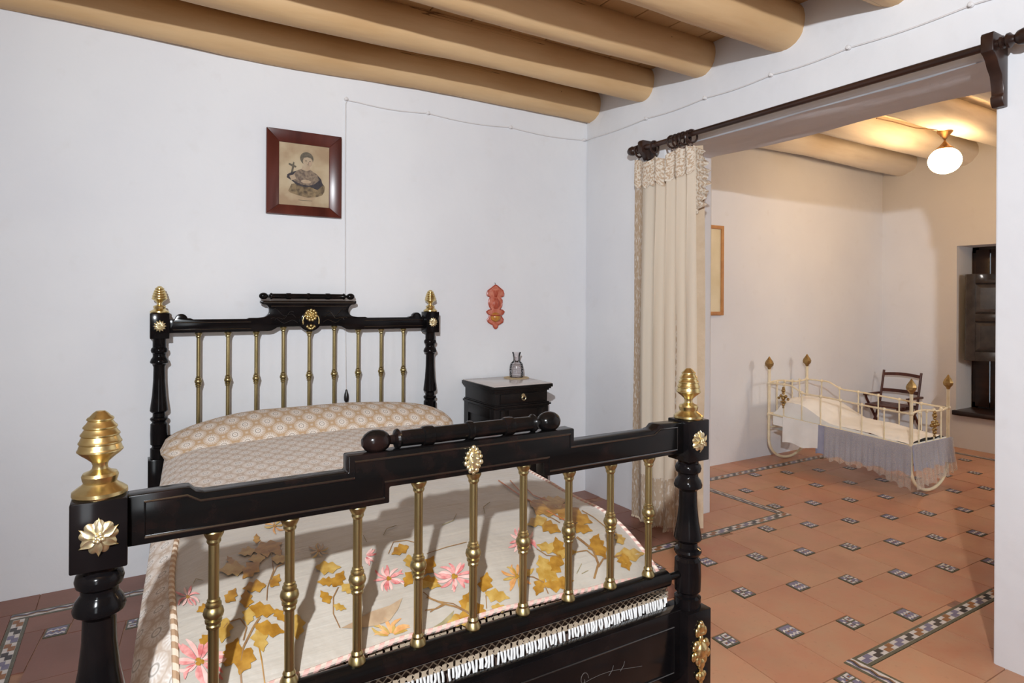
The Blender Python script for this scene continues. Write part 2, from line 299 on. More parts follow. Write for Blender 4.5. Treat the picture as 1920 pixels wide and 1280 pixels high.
# ------------------------------------------------------------------ mesh helpers
class MB:
    def __init__(s): s.v = []; s.f = []; s.mi = []; s.uv = []
    def add(s, verts, faces, mi=0, uvs=None):
        b = len(s.v); s.v += [tuple(p) for p in verts]
        for k, f in enumerate(faces):
            s.f.append(tuple(b + i for i in f)); s.mi.append(mi)
            s.uv.append(uvs[k] if uvs else None)
        return s
    def box(s, x0, y0, z0, x1, y1, z1, mi=0):
        return s.add([(x0, y0, z0), (x1, y0, z0), (x1, y1, z0), (x0, y1, z0), (x0, y0, z1), (x1, y0, z1), (x1, y1, z1), (x0, y1, z1)],
                     [(0, 3, 2, 1), (4, 5, 6, 7), (0, 1, 5, 4), (1, 2, 6, 5), (2, 3, 7, 6), (3, 0, 4, 7)], mi)
    def lathe(s, prof, c=(0, 0, 0), axis='Z', n=28, mi=0, M=None):
        """prof: (radius, height) list along the axis"""
        c = Vector(c); vs = []; fs = []
        for r, h in prof:
            for k in range(n):
                a = 2 * pi * k / n
                p = {'Z': (r * cos(a), r * sin(a), h), 'X': (h, r * cos(a), r * sin(a)), 'Y': (r * sin(a), h, r * cos(a))}[axis]
                p = Vector(p)
                if M is not None: p = M @ p
                vs.append(p + c)
        m = len(prof)
        for i in range(m - 1):
            for k in range(n):
                k2 = (k + 1) % n; fs.append((i * n + k, i * n + k2, (i + 1) * n + k2, (i + 1) * n + k))
        fs.append(tuple(range(n))[::-1]); fs.append(tuple((m - 1) * n + k for k in range(n)))
        return s.add(vs, fs, mi)
    def ball(s, c, r, n=12, m=8, mi=0, sc=(1, 1, 1)):
        vs = [(c[0], c[1], c[2] - r * sc[2])]; fs = []
        for i in range(1, m):
            t = pi * i / m
            for k in range(n):
                a = 2 * pi * k / n
                vs.append((c[0] + r * sc[0] * sin(t) * cos(a), c[1] + r * sc[1] * sin(t) * sin(a), c[2] - r * sc[2] * cos(t)))
        vs.append((c[0], c[1], c[2] + r * sc[2]))
        for k in range(n): fs.append((0, 1 + (k + 1) % n, 1 + k))
        for i in range(m - 2):
            for k in range(n):
                a, b = 1 + i * n + k, 1 + i * n + (k + 1) % n; fs.append((a, b, b + n, a + n))
        L = len(vs) - 1; o = 1 + (m - 2) * n
        for k in range(n): fs.append((o + k, o + (k + 1) % n, L))
        return s.add(vs, fs, mi)
    def tube(s, pts, r, n=8, mi=0, closed=False, uvl=1.0):
        pts = [Vector(p) for p in pts]; N = len(pts); vs = []; fs = []; uvs = []
        rr = r if callable(r) else (lambda t: r)
        prev = None; L = 0; Ls = []
        for i, p in enumerate(pts):
            if i: L += (p - pts[i - 1]).length
            Ls.append(L)
            a = pts[(i - 1) % N] if (closed or i > 0) else p; b = pts[(i + 1) % N] if (closed or i < N - 1) else p
            t = (b - a); t = t.normalized() if t.length > 1e-9 else Vector((0, 0, 1))
            if prev is None:
                up = Vector((0, 0, 1)) if abs(t.z) < 0.9 else Vector((1, 0, 0)); x = t.cross(up).normalized()
            else:
                x = (prev - t * prev.dot(t)); x = x.normalized() if x.length > 1e-6 else t.orthogonal().normalized()
            prev = x; y = t.cross(x)
            R = rr(i / max(1, N - 1))
            for k in range(n):
                q = 2 * pi * k / n; vs.append(p + x * (R * cos(q)) + y * (R * sin(q)))
        for i in range(N if closed else N - 1):
            j = (i + 1) % N; l0, l1 = Ls[i], (Ls[j] if j else L)
            for k in range(n):
                k2 = (k + 1) % n; fs.append((i * n + k, i * n + k2, j * n + k2, j * n + k))
                uvs.append([(k / n, l0 * uvl), ((k + 1) / n, l0 * uvl), ((k + 1) / n, l1 * uvl), (k / n, l1 * uvl)])
        if not closed:
            fs.append(tuple(range(n))[::-1]); fs.append(tuple((N - 1) * n + k for k in range(n))); uvs += [[(0, 0)] * n, [(0, 0)] * n]
        return s.add(vs, fs, mi, uvs)
    def prism(s, poly, fn, d0, d1, mi=0):
        """poly: 2D list; fn(a, b, d) -> 3D point"""
        n = len(poly); vs = [fn(a, b, d0) for a, b in poly] + [fn(a, b, d1) for a, b in poly]
        fs = [tuple(range(n)), tuple(range(2 * n - 1, n - 1, -1))] + [(i, i + n, (i + 1) % n + n, (i + 1) % n) for i in range(n)]
        return s.add(vs, fs, mi)
    def grid(s, nu, nv, fn, mi=0, uvfn=None, wrap=False):
        vs = [fn(i / nu, j / nv) for j in range(nv + 1) for i in range(nu + 1)]
        fs = []; uvs = []
        for j in range(nv):
            for i in range(nu):
                q = [(i, j), (i + 1, j), (i + 1, j + 1), (i, j + 1)]
                fs.append(tuple(b * (nu + 1) + a for a, b in q))
                uvs.append([(uvfn(a / nu, b / nv) if uvfn else (a / nu, b / nv)) for a, b in q])
        return s.add(vs, fs, mi, uvs)
    def mesh(s, name, mats, smooth=35, bevel=0, seg=2, fixn=True):
        me = bpy.data.meshes.new(name); me.from_pydata(s.v, [], s.f)
        mats = [mats] if isinstance(mats, str) else mats
        for q in mats: me.materials.append(MATS[q])
        me.polygons.foreach_set('material_index', s.mi)
        if any(u is not None for u in s.uv):
            ul = me.uv_layers.new(name='UVMap'); k = 0; dat = []
            for p, u in zip(s.f, s.uv):
                for i in range(len(p)): dat += list(u[i]) if u else [0, 0]
            ul.data.foreach_set('uv', dat)
        if bevel or fixn:
            bm = bmesh.new(); bm.from_mesh(me)
            if bevel:
                bmesh.ops.remove_doubles(bm, verts=bm.verts, dist=1e-6)
                es = [e for e in bm.edges if len(e.link_faces) == 2 and e.calc_face_angle(0) > radians(40)]
                bmesh.ops.bevel(bm, geom=es, offset=bevel, segments=seg, profile=0.5, affect='EDGES', clamp_overlap=True)
            if fixn: bmesh.ops.recalc_face_normals(bm, faces=bm.faces)
            bm.to_mesh(me); bm.free()
        if smooth:
            me.polygons.foreach_set('use_smooth', [True] * len(me.polygons)); me.set_sharp_from_angle(angle=radians(smooth))
        me.update(); return me
    def build(s, name, mats, parent=None, loc=None, **kw):
        return place(name, s.mesh(name, mats, **kw), parent, loc)
def place(name, me, parent=None, loc=None, rot=None, scale=None):
    o = bpy.data.objects.new(name, me); COL.objects.link(o)
    if loc is not None: o.location = loc
    if rot is not None: o.rotation_euler = rot
    if scale is not None: o.scale = scale
    if parent is not None:
        o.parent = parent; o.matrix_parent_inverse = parent.matrix_basis.inverted()
    return o
def tag(o, label=None, cat=None, group=None, kind=None):
    if label: o['label'] = label
    if cat: o['category'] = cat
    if group: o['group'] = group
    if kind: o['kind'] = kind
    return o
def thing(name, label, cat, loc=(0, 0, 0), group=None):
    return tag(place(name, None, None, loc), label, cat, group)
def smoothstep(a, b, x):
    t = max(0.0, min(1.0, (x - a) / (b - a))); return t * t * (3 - 2 * t)
def lerp(a, b, t): return a + (b - a) * t

# ------------------------------------------------------------------ setting: floor
YW, XW, XB, XF = 3.694, 2.87, 3.30, 6.85       # head wall, partition front face, partition back face, far wall
JL, JR, LZ = 2.89, 1.12, 2.36                   # doorway jambs and soffit
X0, YF = -0.95, -3.4
floor = MB().box(X0 - 0.2, YF - 0.2, -0.14, XF + 0.6, YW + 0.2, -0.004).build('floor', 'grout', smooth=0)
tag(floor, kind='structure')
def clip(poly, x0, y0, x1, y1):
    for ax, val, sg in ((0, x0, 1), (0, x1, -1), (1, y0, 1), (1, y1, -1)):
        out = []
        for i in range(len(poly)):
            a, b = poly[i], poly[(i + 1) % len(poly)]
            da, db = (a[ax] - val) * sg, (b[ax] - val) * sg
            if da >= 0: out.append(a)
            if (da >= 0) != (db >= 0):
                t = da / (da - db); out.append((a[0] + (b[0] - a[0]) * t, a[1] + (b[1] - a[1]) * t))
        poly = out
        if len(poly) < 3: return []
    return poly
def parea(p): return abs(sum(p[i][0] * p[(i + 1) % len(p)][1] - p[(i + 1) % len(p)][0] * p[i][1] for i in range(len(p)))) / 2
BW = 0.068
FIELDS = [(-0.379, -0.9, 2.371, 3.444), (2.371, 1.419, 3.652, 2.577), (3.652, -0.1, 6.55, 3.385)]
O1 = (3.111, 1.828); A1 = (0.2918, -0.0903); A2 = (0.4171, 0.2465)
E2X = 0.1; PQ = dict(P=0.2918 + 0.0903 * E2X, q=0.0903, Q=0.3368, p=0.1253 - 0.3368 * E2X)
G = 0.0022
def slab(polys, name, mat, z=0.0, h=0.012):
    mb = MB()
    for p in polys:
        n = len(p); mb.add([(x, y, z) for x, y in p] + [(x, y, z - h) for x, y in p], [tuple(range(n))] + [(i, i + n, (i + 1) % n + n, (i + 1) % n) for i in range(n)])
    return mb.build(name, mat, floor, smooth=0)
def shrink(x0, y0, x1, y1): return (x0 + G, y0 + G, x1 - G, y1 - G)
# small glazed inlays: two designs
def inlay_mesh(kind, hw, hh):
    mb = MB(); sx = lambda u, v: (u * 2 * hw - hw + (v - 0.5) * 2 * hh * E2X, v * 2 * hh - hh)
    def q(u0, v0, u1, v1, z, mi): 
        p = [(*sx(a, b), z) for a, b in ((u0, v0), (u1, v0), (u1, v1), (u0, v1))]; mb.add(p, [(0, 1, 2, 3)], mi)
    def pl(pts, z, mi): mb.add([(*sx(a, b), z) for a, b in pts], [tuple(range(len(pts)))], mi)
    p = [(*sx(a, b), z) for z in (0.0008, -0.011) for a, b in ((0, 0), (1, 0), (1, 1), (0, 1))]
    mb.add(p, [(0, 1, 2, 3), (0, 4, 5, 1), (1, 5, 6, 2), (2, 6, 7, 3), (3, 7, 4, 0)], 0)
    if kind == 'A':
        for i, (a, b) in enumerate(((0.08, 0.08), (0.54, 0.08), (0.08, 0.54), (0.54, 0.54))):
            q(a, b, a + 0.38, b + 0.38, 0.0014, 2)
            if i in (0, 3):
                q(a, b, a + 0.38, b + 0.11, 0.0019, 1); q(a, b + 0.27, a + 0.38, b + 0.38, 0.0019, 1); q(a + 0.13, b + 0.15, a + 0.25, b + 0.23, 0.0019, 3)
                q(a, b, a + 0.09, b + 0.38, 0.0019, 1)
            else:
                q(a, b + 0.02, a + 0.14, b + 0.16, 0.0019, 1); q(a + 0.26, b + 0.22, a + 0.38, b + 0.36, 0.0019, 1); q(a + 0.24, b + 0.02, a + 0.36, b + 0.10, 0.0019, 3)
    else:
        q(0.08, 0.08, 0.92, 0.92, 0.0013, 2)
        for k in range(3):
            for s in (0, 1):
                a = 0.08 + 0.28 * k
                pl([(a, 0.08 + 0.4 * s), (a + 0.14, 0.2 + 0.4 * s), (a + 0.28, 0.08 + 0.4 * s), (a + 0.28, 0.2 + 0.4 * s), (a + 0.14, 0.33 + 0.4 * s), (a, 0.2 + 0.4 * s)], 0.0019, 1)
        for k in range(2): pl([(0.28 + 0.28 * k, 0.48), (0.36 + 0.28 * k, 0.56), (0.44 + 0.28 * k, 0.48), (0.36 + 0.28 * k, 0.42)], 0.0021, 3)
    return mb.mesh('inlay_' + kind, ['glaze_olive', 'glaze_white', 'glaze_lilac', 'glaze_ochre'], smooth=0, fixn=False)
INL = {k: inlay_mesh(k, PQ['p'] * 0.44, PQ['q'] * 0.47) for k in 'AB'}
for j in range(-14, 12):
    for i in range(-22, 24):
        cx, cy = O1[0] + i * A1[0] + j * A2[0], O1[1] + i * A1[1] + j * A2[1]
        if not (-0.9 < cx < 7.1 and -1.2 < cy < 4): continue
        # inlay
        inside = lambda x, y: any(f[0] <= x <= f[2] and f[1] <= y <= f[3] for f in FIELDS)
        if cy > 0.0 and all(inside(cx + dx * 0.036, cy + dy * 0.036) for dx in (-1, 1) for dy in (-1, 1)):
            place('glazed_inlay', INL['A' if i % 2 == 0 else 'B'], floor, (cx, cy, 0))
        # big tile below the inlay's lower left corner
        def E(a, b): return (cx - PQ['p'] / 2 - PQ['q'] / 2 * E2X + a + b * E2X, cy - PQ['q'] / 2 + b)
        P, Q = PQ['P'], PQ['Q']
        poly = [E(G, -Q + G), E(P - G, -Q + G), E(P - G, -G), E(G, -G)]
        parts = [c for c in (clip(poly, *f) for f in FIELDS) if c and parea(c) > 1e-4]
        cyq = sum(p[1] for p in poly) / 4
        if parts and cyq > -0.5:
            cxq = sum(p[0] for p in poly) / 4
            slab(parts, 'terracotta_tile', 'terracotta_shaded' if (cxq < 1.4 or (cxq < 2.45 and cyq > 2.25)) else 'terracotta', rnd.uniform(-0.0008, 0.0004))  # shaded copy around the bed and towards the corner
# plain tiles between the borders and the walls
for (x0, y0, x1, y1, tw, th, mt) in ((X0, 3.512, 2.87, YW, 0.30, 0.2, 'terracotta_shaded'), (X0, -0.6, -0.447, 3.512, 0.26, 0.30, 'terracotta_shaded'), (2.439, 2.645, 2.87, 3.444, 0.22, 0.27, 'terracotta_shaded'),
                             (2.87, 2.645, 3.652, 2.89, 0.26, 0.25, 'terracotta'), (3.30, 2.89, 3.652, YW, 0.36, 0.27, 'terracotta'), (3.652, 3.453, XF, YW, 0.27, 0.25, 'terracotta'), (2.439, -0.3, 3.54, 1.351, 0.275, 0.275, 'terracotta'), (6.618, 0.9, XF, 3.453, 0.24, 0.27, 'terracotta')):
    nx, ny = max(1, round((x1 - x0) / tw)), max(1, round((y1 - y0) / th))
    for a in range(nx):
        for b in range(ny):
            xa, xb = lerp(x0, x1, a / nx) + G, lerp(x0, x1, (a + 1) / nx) - G; ya, yb = lerp(y0, y1, b / ny) + G, lerp(y0, y1, (b + 1) / ny) - G
            slab([[(xa, ya), (xb, ya), (xb, yb), (xa, yb)]], 'terracotta_tile', mt, rnd.uniform(-0.0008, 0.0004))
# glazed border tiles, running along +X of the mesh, width BW, two designs
UN = 0.072
def border_mesh(kind):
    mb = MB(); L = UN * 3; W = BW
    mb.box(0.0008, 0.0008, -0.011, L - 0.0008, W - 0.0008, 0.0008, 0)
    def pl(pts, z, mi): mb.add([(x, y, z) for x, y in pts], [tuple(range(len(pts)))], mi)
    b0, b1 = W * 0.2, W * 0.8
    pl([(0.001, b0), (L - 0.001, b0), (L - 0.001, b1), (0.001, b1)], 0.0013, 1)
    if kind == 'teeth':
        for k, mi in enumerate((2, 3, 4)):
            x = k * UN; g = 0.008; ym = (b0 + b1) / 2
            pts = [(x + 0.002, b0 + 0.001), (x + UN * 0.55, b0 + 0.001), (x + UN * 0.55, ym - 0.004), (x + UN - g + 0.002, ym - 0.004), (x + UN - g + 0.002, b1 - 0.001), (x + UN * 0.45, b1 - 0.001), (x + UN * 0.45, ym + 0.004), (x + 0.002, ym + 0.004)]
            pl(pts, 0.0018, mi)
    else:
        N = 12
        for s, (mi, off, th) in enumerate(((2, 0.02, 0.011), (3, 0.008, 0.008), (4, -0.006, 0.006))):
            ym = (b0 + b1) / 2
            for k in range(N):
                xa, xb = L * k / N, L * (k + 1) / N
                f = lambda x: ym + off * 0.55 + 0.006 * sin(2 * pi * x / L * 3)
                pl([(xa, max(b0, f(xa) - th / 2)), (xb, max(b0, f(xb) - th / 2)), (xb, min(b1, f(xb) + th / 2)), (xa, min(b1, f(xa) + th / 2))], 0.0018 + 0.0002 * s, mi)
    return mb.mesh('border_' + kind, ['glaze_olive', 'glaze_white', 'glaze_lilac', 'glaze_black', 'glaze_ochre'], smooth=0, fixn=False)
BRD = {k: border_mesh(k) for k in ('teeth', 'wave')}
def border(x0, y0, x1, y1, kind):
    along_x = abs(x1 - x0) > abs(y1 - y0); L = max(abs(x1 - x0), abs(y1 - y0)); n = max(1, round(L / (3 * UN))); s = L / (n * 3 * UN)
    for k in range(n):
        if along_x: place('border_tile', BRD[kind], floor, (x0 + L * k / n, y0, 0), None, (s, 1, 1))
        else: place('border_tile', BRD[kind], floor, (x0 + BW, y0 + L * k / n, 0), (0, 0, pi / 2), (s, 1, 1))
border(-0.447, 3.444, 2.439, 3.512, 'wave')
border(-0.447, 0.6, -0.379, 3.444, 'teeth')
border(2.371, 2.645, 2.439, 3.444, 'wave')
border(2.371, 2.577, 3.72, 2.645, 'teeth')
border(3.652, 2.645, 3.72, 3.385, 'wave')
border(3.652, 3.385, 6.618, 3.453, 'teeth')
border(2.439, 1.351, 3.608, 1.419, 'teeth')
border(2.371, 0.2, 2.439, 1.419, 'wave')
border(3.54, 0.2, 3.608, 1.351, 'wave')
border(6.55, 0.6, 6.618, 3.385, 'wave')

# ------------------------------------------------------------------ setting: walls
CZ = 2.90
def struct(name, mb, mat, **kw):
    o = mb.build(name, mat, **kw); tag(o, kind='structure'); return o
struct('wall_back', MB().box(X0 - 0.2, YW, -0.05, XF + 0.5, YW + 0.2, 3.1), 'plaster')
struct('wall_left', MB().box(X0 - 0.2, YF - 0.2, -0.05, X0, YW, 3.1), 'plaster')
struct('wall_front', MB().box(X0, YF - 0.2, -0.05, XF + 0.5, YF, 3.1), 'plaster')
pz = [(YF, -0.05), (JR, -0.05), (JR, LZ), (JL, LZ), (JL, -0.05), (YW, -0.05), (YW, 3.1), (YF, 3.1)]
struct('wall_right', MB().prism(pz, lambda a, b, d: (d, a, b), XW, XB), 'plaster', bevel=0.012)
WY0, WY1, WZ0, WZ1 = 1.85, 2.985, 0.36, 1.95
wf = MB(); XE = XF + 0.42
for (a, b, c_, d) in ((YF, -0.05, WY0, 3.1), (WY1, -0.05, YW, 3.1), (WY0, -0.05, WY1, WZ0), (WY0, WZ1, WY1, 3.1)):
    wf.box(XF, a, b, XE, c_, d)
struct('wall_far', wf, 'plaster', smooth=0)
# the plaster soffit of the doorway: an old whitewashed timber lintel
lin = MB()
def lf(u, v):
    y = lerp(JR + 0.004, JL - 0.004, u); x = lerp(XW + 0.015, XB - 0.012, v)
    return (x, y, LZ - 0.008 - 0.012 * noise.noise((x * 9, y * 1.3, 1.0)) - 0.006 * noise.noise((x * 25, y * 3, 5)))
lin.grid(60, 14, lf)
tag(lin.build('trim_1', 'plaster'), kind='structure')

# ------------------------------------------------------------------ setting: ceilings
def log_mesh(name, x0, x1, r, seed, mat, amp=1.0):
    n, mseg = 26, 44; vs = []; fs = []
    for i in range(mseg + 1):
        x = lerp(x0, x1, i / mseg)
        wy = 0.018 * amp * noise.noise((x * 0.8, seed, 0)); wz = 0.014 * amp * noise.noise((x * 0.8, seed, 9))
        for k in range(n):
            a = 2 * pi * k / n
            R = r * (1 + 0.10 * amp * noise.noise((x * 0.9, cos(a) * 1.2 + seed, sin(a) * 1.2)) + 0.035 * amp * noise.noise((x * 5, cos(a) * 4 + seed, sin(a) * 4)))
            vs.append((x, wy + R * cos(a), wz + R * sin(a)))
    for i in range(mseg):
        for k in range(n): fs.append((i * n + k, i * n + (k + 1) % n, (i + 1) * n + (k + 1) % n, (i + 1) * n + k))
    fs += [tuple(range(n)), tuple(mseg * n + k for k in range(n))]
    return MB().add(vs, fs).mesh(name, mat, smooth=60)
ceil = struct('ceiling', MB().box(X0 - 0.1, YF - 0.1, CZ + 0.03, XW + 0.2, YW + 0.05, 3.1), 'ochre_plank', smooth=0)
for k, (y, r, z) in enumerate(((3.64, 0.115, 2.825), (3.115, 0.118, 2.83), (2.60, 0.115, 2.835), (2.05, 0.12, 2.81), (1.50, 0.125, 2.835), (0.95, 0.12, 2.83), (0.40, 0.12, 2.83), (-0.15, 0.12, 2.83), (-0.7, 0.12, 2.83), (-1.25, 0.12, 2.83))):
    place('beam', log_mesh('beam', X0 - 0.05, XW + 0.05, r, 3.7 * k + 1, 'ochre_log'), ceil, (0, y, z))
pw = 0.2385; x = 2.27 + 3 * pw; k = 0
while x > X0 - 0.05:
    MB().box(x - pw + 0.003, YF, CZ, min(x - 0.003, XW + 0.02), YW, CZ + 0.025).build('plank', 'ochre_plank', ceil, bevel=0.002, seg=1); x -= pw
ceil2 = struct('ceiling_far', MB().box(XB - 0.2, YF - 0.1, CZ + 0.05, XF + 0.2, YW + 0.05, 3.1), 'whitewashed_plank', smooth=0)
for k, (y, r, z) in enumerate(((3.47, 0.13, 2.845), (2.93, 0.135, 2.85), (2.41, 0.135, 2.855), (1.86, 0.13, 2.85), (1.30, 0.13, 2.85), (0.75, 0.13, 2.85), (0.2, 0.13, 2.85), (-0.4, 0.13, 2.85))):
    place('beam', log_mesh('beam', XB - 0.05, XF + 0.05, r, 5.3 * k + 40, 'whitewashed_log', 1.5), ceil2, (0, y, z))
x = XB
while x < XF:
    MB().box(x + 0.003, YF, CZ + 0.02, min(x + 0.2, XF) - 0.003, YW, CZ + 0.045).build('plank', 'whitewashed_plank', ceil2, bevel=0.002, seg=1); x += 0.2

# ------------------------------------------------------------------ window of the far room
win = thing('window_1', None, None, (XF, 2.4, WZ0)); tag(win, kind='structure')
fr = MB(); xw = XE - 0.10
for (y0, z0, y1, z1) in ((WY0, WZ0, WY0 + 0.06, WZ1), (WY1 - 0.06, WZ0, WY1, WZ1), (WY0, WZ0, WY1, WZ0 + 0.06), (WY0, WZ1 - 0.06, WY1, WZ1), (2.39, WZ0, 2.45, WZ1)):
    fr.box(xw, y0, z0, xw + 0.06, y1, z1)
fr.build('window_frame', 'dark_wood', win, bevel=0.004)
for (y0, y1) in ((WY0 + 0.06, 2.39), (2.45, WY1 - 0.06)):
    MB().box(xw + 0.028, y0, WZ0 + 0.06, xw + 0.032, y1, WZ1 - 0.06).build('pane', 'clear_glass', win)
MB().box(XF - 0.045, WY0 - 0.02, WZ0 - 0.045, xw + 0.01, WY1 + 0.02, WZ0 + 0.001).build('window_sill', 'dark_wood', win, bevel=0.008)
# the shutter leaf swung open into the reveal
p1 = hit(1811, 590, 0, XF + 0.02); p2 = hit(1875, 590, 0, XF + 0.20)
d_ = Vector((p2.x - p1.x, p2.y - p1.y, 0)).normalized(); nrm = Vector((d_.y, -d_.x, 0))
if nrm.dot(Vector((p1.x, p1.y, 0))) > 0: nrm = -nrm
def shp(a, b, d): q = Vector((p1.x, p1.y, 0)) + d_ * a - nrm * d; return (q.x, q.y, b)
SZ0, SZ1, SL = 0.845, 1.675, 0.46
mb = MB()
st = 0.075
for (a0, b0, a1, b1) in ((0, SZ0, st, SZ1), (SL - st, SZ0, SL, SZ1), (st, SZ0, SL - st, SZ0 + 0.085), (st, SZ1 - 0.085, SL - st, SZ1), (st, 1.225, SL - st, 1.295)):
    mb.prism([(a0, b0), (a1, b0), (a1, b1), (a0, b1)], shp, 0, 0.035)
shut = mb.build('shutter', 'shutter_wood', win, bevel=0.003)
for (b0, b1) in ((SZ0 + 0.085, 1.225), (1.295, SZ1 - 0.085)):
    mb = MB(); a0, a1 = st, SL - st; i = 0.045
    vs = [shp(a, b, d) for a, b, d in ((a0, b0, 0.028), (a1, b0, 0.028), (a1, b1, 0.028), (a0, b1, 0.028), (a0 + i, b0 + i, 0.008), (a1 - i, b0 + i, 0.008), (a1 - i, b1 - i, 0.008), (a0 + i, b1 - i, 0.008))]
    mb.add(vs, [(4, 5, 6, 7), (0, 1, 5, 4), (1, 2, 6, 5), (2, 3, 7, 6), (3, 0, 4, 7), (3, 2, 1, 0)])
    mb.build('raised_panel', 'shutter_wood', shut, smooth=0)
ysl = hit(1858, 700, 0, xw).y
for (y0, y1) in ((ysl + 0.004, WY1 - 0.04), (ysl - 0.26, ysl - 0.004)):
    MB().box(xw - 0.03, y0, WZ0 + 0.02, xw - 0.002, y1, WZ1 - 0.03).build('closed_leaf', 'dark_wood', win, bevel=0.004)
MB().prism([(SL + 0.005, WZ0 + 0.03), (SL + 0.07, WZ0 + 0.03), (SL + 0.07, WZ1 - 0.1), (SL + 0.005, WZ1 - 0.1)], shp, 0.05, 0.09).build('shutter_post', 'dark_wood', win)


# ------------------------------------------------------------------ the big bed
YH, YFB = 3.62, 1.335                             # headboard and footboard planes
HXL, HXR, FXL, FXR = 0.119, 1.594, -0.047, 1.427  # post axes
def xl(y): return lerp(FXL, HXL, (y - YFB) / (YH - YFB))
def xr(y): return lerp(FXR, HXR, (y - YFB) / (YH - YFB))
bed = thing('double_bed', 'black lacquered double bed with brass balusters and beehive finials', 'bed', (0.77, 2.48, 0))
HB = 0.0425
def finial_prof(z0, k=1.0):
    pr = [(0.0, 0), (0.041, 0), (0.043, 0.004), (0.0425, 0.010), (0.035, 0.016), (0.029, 0.020), (0.0255, 0.024), (0.0275, 0.030), (0.0285, 0.036), (0.026, 0.041), (0.018, 0.044), (0.0125, 0.048), (0.0115, 0.054), (0.0135, 0.060), (0.022, 0.068), (0.031, 0.075)]
    for r0, r1, h0, h1 in ((0.0345, 0.0315, 0.080, 0.092), (0.0325, 0.0285, 0.094, 0.106), (0.0295, 0.0245, 0.108, 0.119), (0.0255, 0.019, 0.121, 0.133), (0.020, 0.012, 0.135, 0.146)):
        pr += [(r0 + 0.0012, h0), (r0 + 0.001, h0 + 0.002), (r0 - 0.0005, h0 + 0.004), ((r0 + r1) / 2 + 0.0006, (h0 + h1) / 2), (r1, h1)]
    pr += [(0.007, 0.150), (0.0, 0.151)]
    return [(r, z0 + h * k) for r, h in pr]
def post_mesh(x, y, P):
    mb = MB(); bt, bb = P['block']
    mb.box(x - HB, y - HB, bb, x + HB, y + HB, bt)
    pr = P['prof']
    return mb, pr
def turned(zs):
    """turned shaft between two heights: zs = block bottom, torus 1, torus 2, taper top, taper bottom, torus 3, cylinder top, cylinder bottom, end"""
    b, t1, t2, tt, tb, t3, ct, cb, e = zs
    return [(0.034, b + 0.004), (0.030, b - 0.004), (0.030, t1 + 0.016), (0.036, t1 + 0.010), (0.0385, t1), (0.036, t1 - 0.010), (0.030, t1 - 0.015), (0.029, (t1 + t2) / 2), (0.031, t2 + 0.020), (0.037, t2 + 0.012), (0.0415, t2 - 0.002), (0.040, t2 - 0.008), (0.032, t2 - 0.013), (0.026, tt), (0.027, lerp(tt, tb, 0.3)), (0.032, lerp(tt, tb, 0.65)), (0.040, lerp(tt, tb, 0.94)), (0.041, tb), (0.037, tb - 0.006), (0.028, tb - 0.012), (0.029, t3 + 0.012), (0.038, t3 + 0.007), (0.0405, t3), (0.037, t3 - 0.008), (0.031, t3 - 0.013), (0.031, ct + 0.008), (0.038, ct), (0.0395, lerp(ct, cb, 0.5)), (0.038, cb), (0.031, cb - 0.006), (0.031, cb - 0.014), (0.039, cb - 0.02), (0.039, e)]
FOOT = dict(top=1.050, zs=(0.930, 0.903, 0.855, 0.836, 0.694, 0.655, 0.630, 0.540, 0.492))
HEAD = dict(top=1.327, zs=(1.199, 1.140, 1.085, 1.057, 0.838, 0.796, 0.771, 0.670, 0.600))
def rosette(mb, c, R, leaves=6, lobes=10, d=(0, -1, 0), fine=1.0):
    """gilt flower applied on a vertical face that looks towards -Y"""
    cx, cy, cz = c
    n = lobes * 8; vs = []; fs = []
    for j, (rr, dp) in enumerate(((0.15, 0.30), (0.55, 0.18), (0.80, 0.16), (1.0, 0.0))):
        for k in range(n):
            a = 2 * pi * k / n; sc = 0.98 * (0.86 + 0.14 * abs(cos(a * lobes / 2))) if rr > 0.5 else 0.95
            rip = 0.03 * cos(a * lobes) * rr
            vs.append((cx + R * rr * sc * sin(a), cy - R * (dp + rip), cz + R * rr * sc * cos(a)))
    for j in range(3):
        for k in range(n): fs.append((j * n + k, j * n + (k + 1) % n, (j + 1) * n + (k + 1) % n, (j + 1) * n + k))
    fs.append(tuple(range(n)))
    mb.add(vs, fs)
    for k in range(leaves):
        a = 2 * pi * k / leaves; w = 0.20 * R; dr = Vector((sin(a), 0, cos(a))); sd = Vector((cos(a), 0, -sin(a)))
        pts = []
        for t, ww, dp in ((0.25, 0.5, 0.32), (0.45, 1.0, 0.36), (0.65, 0.95, 0.32), (0.85, 0.5, 0.22), (1.12, 0.0, 0.08)):
            b = Vector(c) + dr * (R * t) + Vector((0, -R * dp, 0))
            pts.append((b + sd * (w * ww) + Vector((0, -0.03 * R, 0)), b + Vector((0, 0.05 * R, 0)), b - sd * (w * ww) + Vector((0, -0.03 * R, 0))))
        vs = [p for tri in pts for p in tri]; fs = []
        for i in range(4): fs += [(3 * i, 3 * i + 1, 3 * i + 4, 3 * i + 3), (3 * i + 1, 3 * i + 2, 3 * i + 5, 3 * i + 4)]
        mb.add(vs, fs)
    for k in range(9):
        a = 2.4 * k; q = 0.09 * sqrt(k) * R
        mb.ball((cx + q * sin(a), cy - R * 0.42, cz + q * cos(a)), R * 0.115, 8, 6)
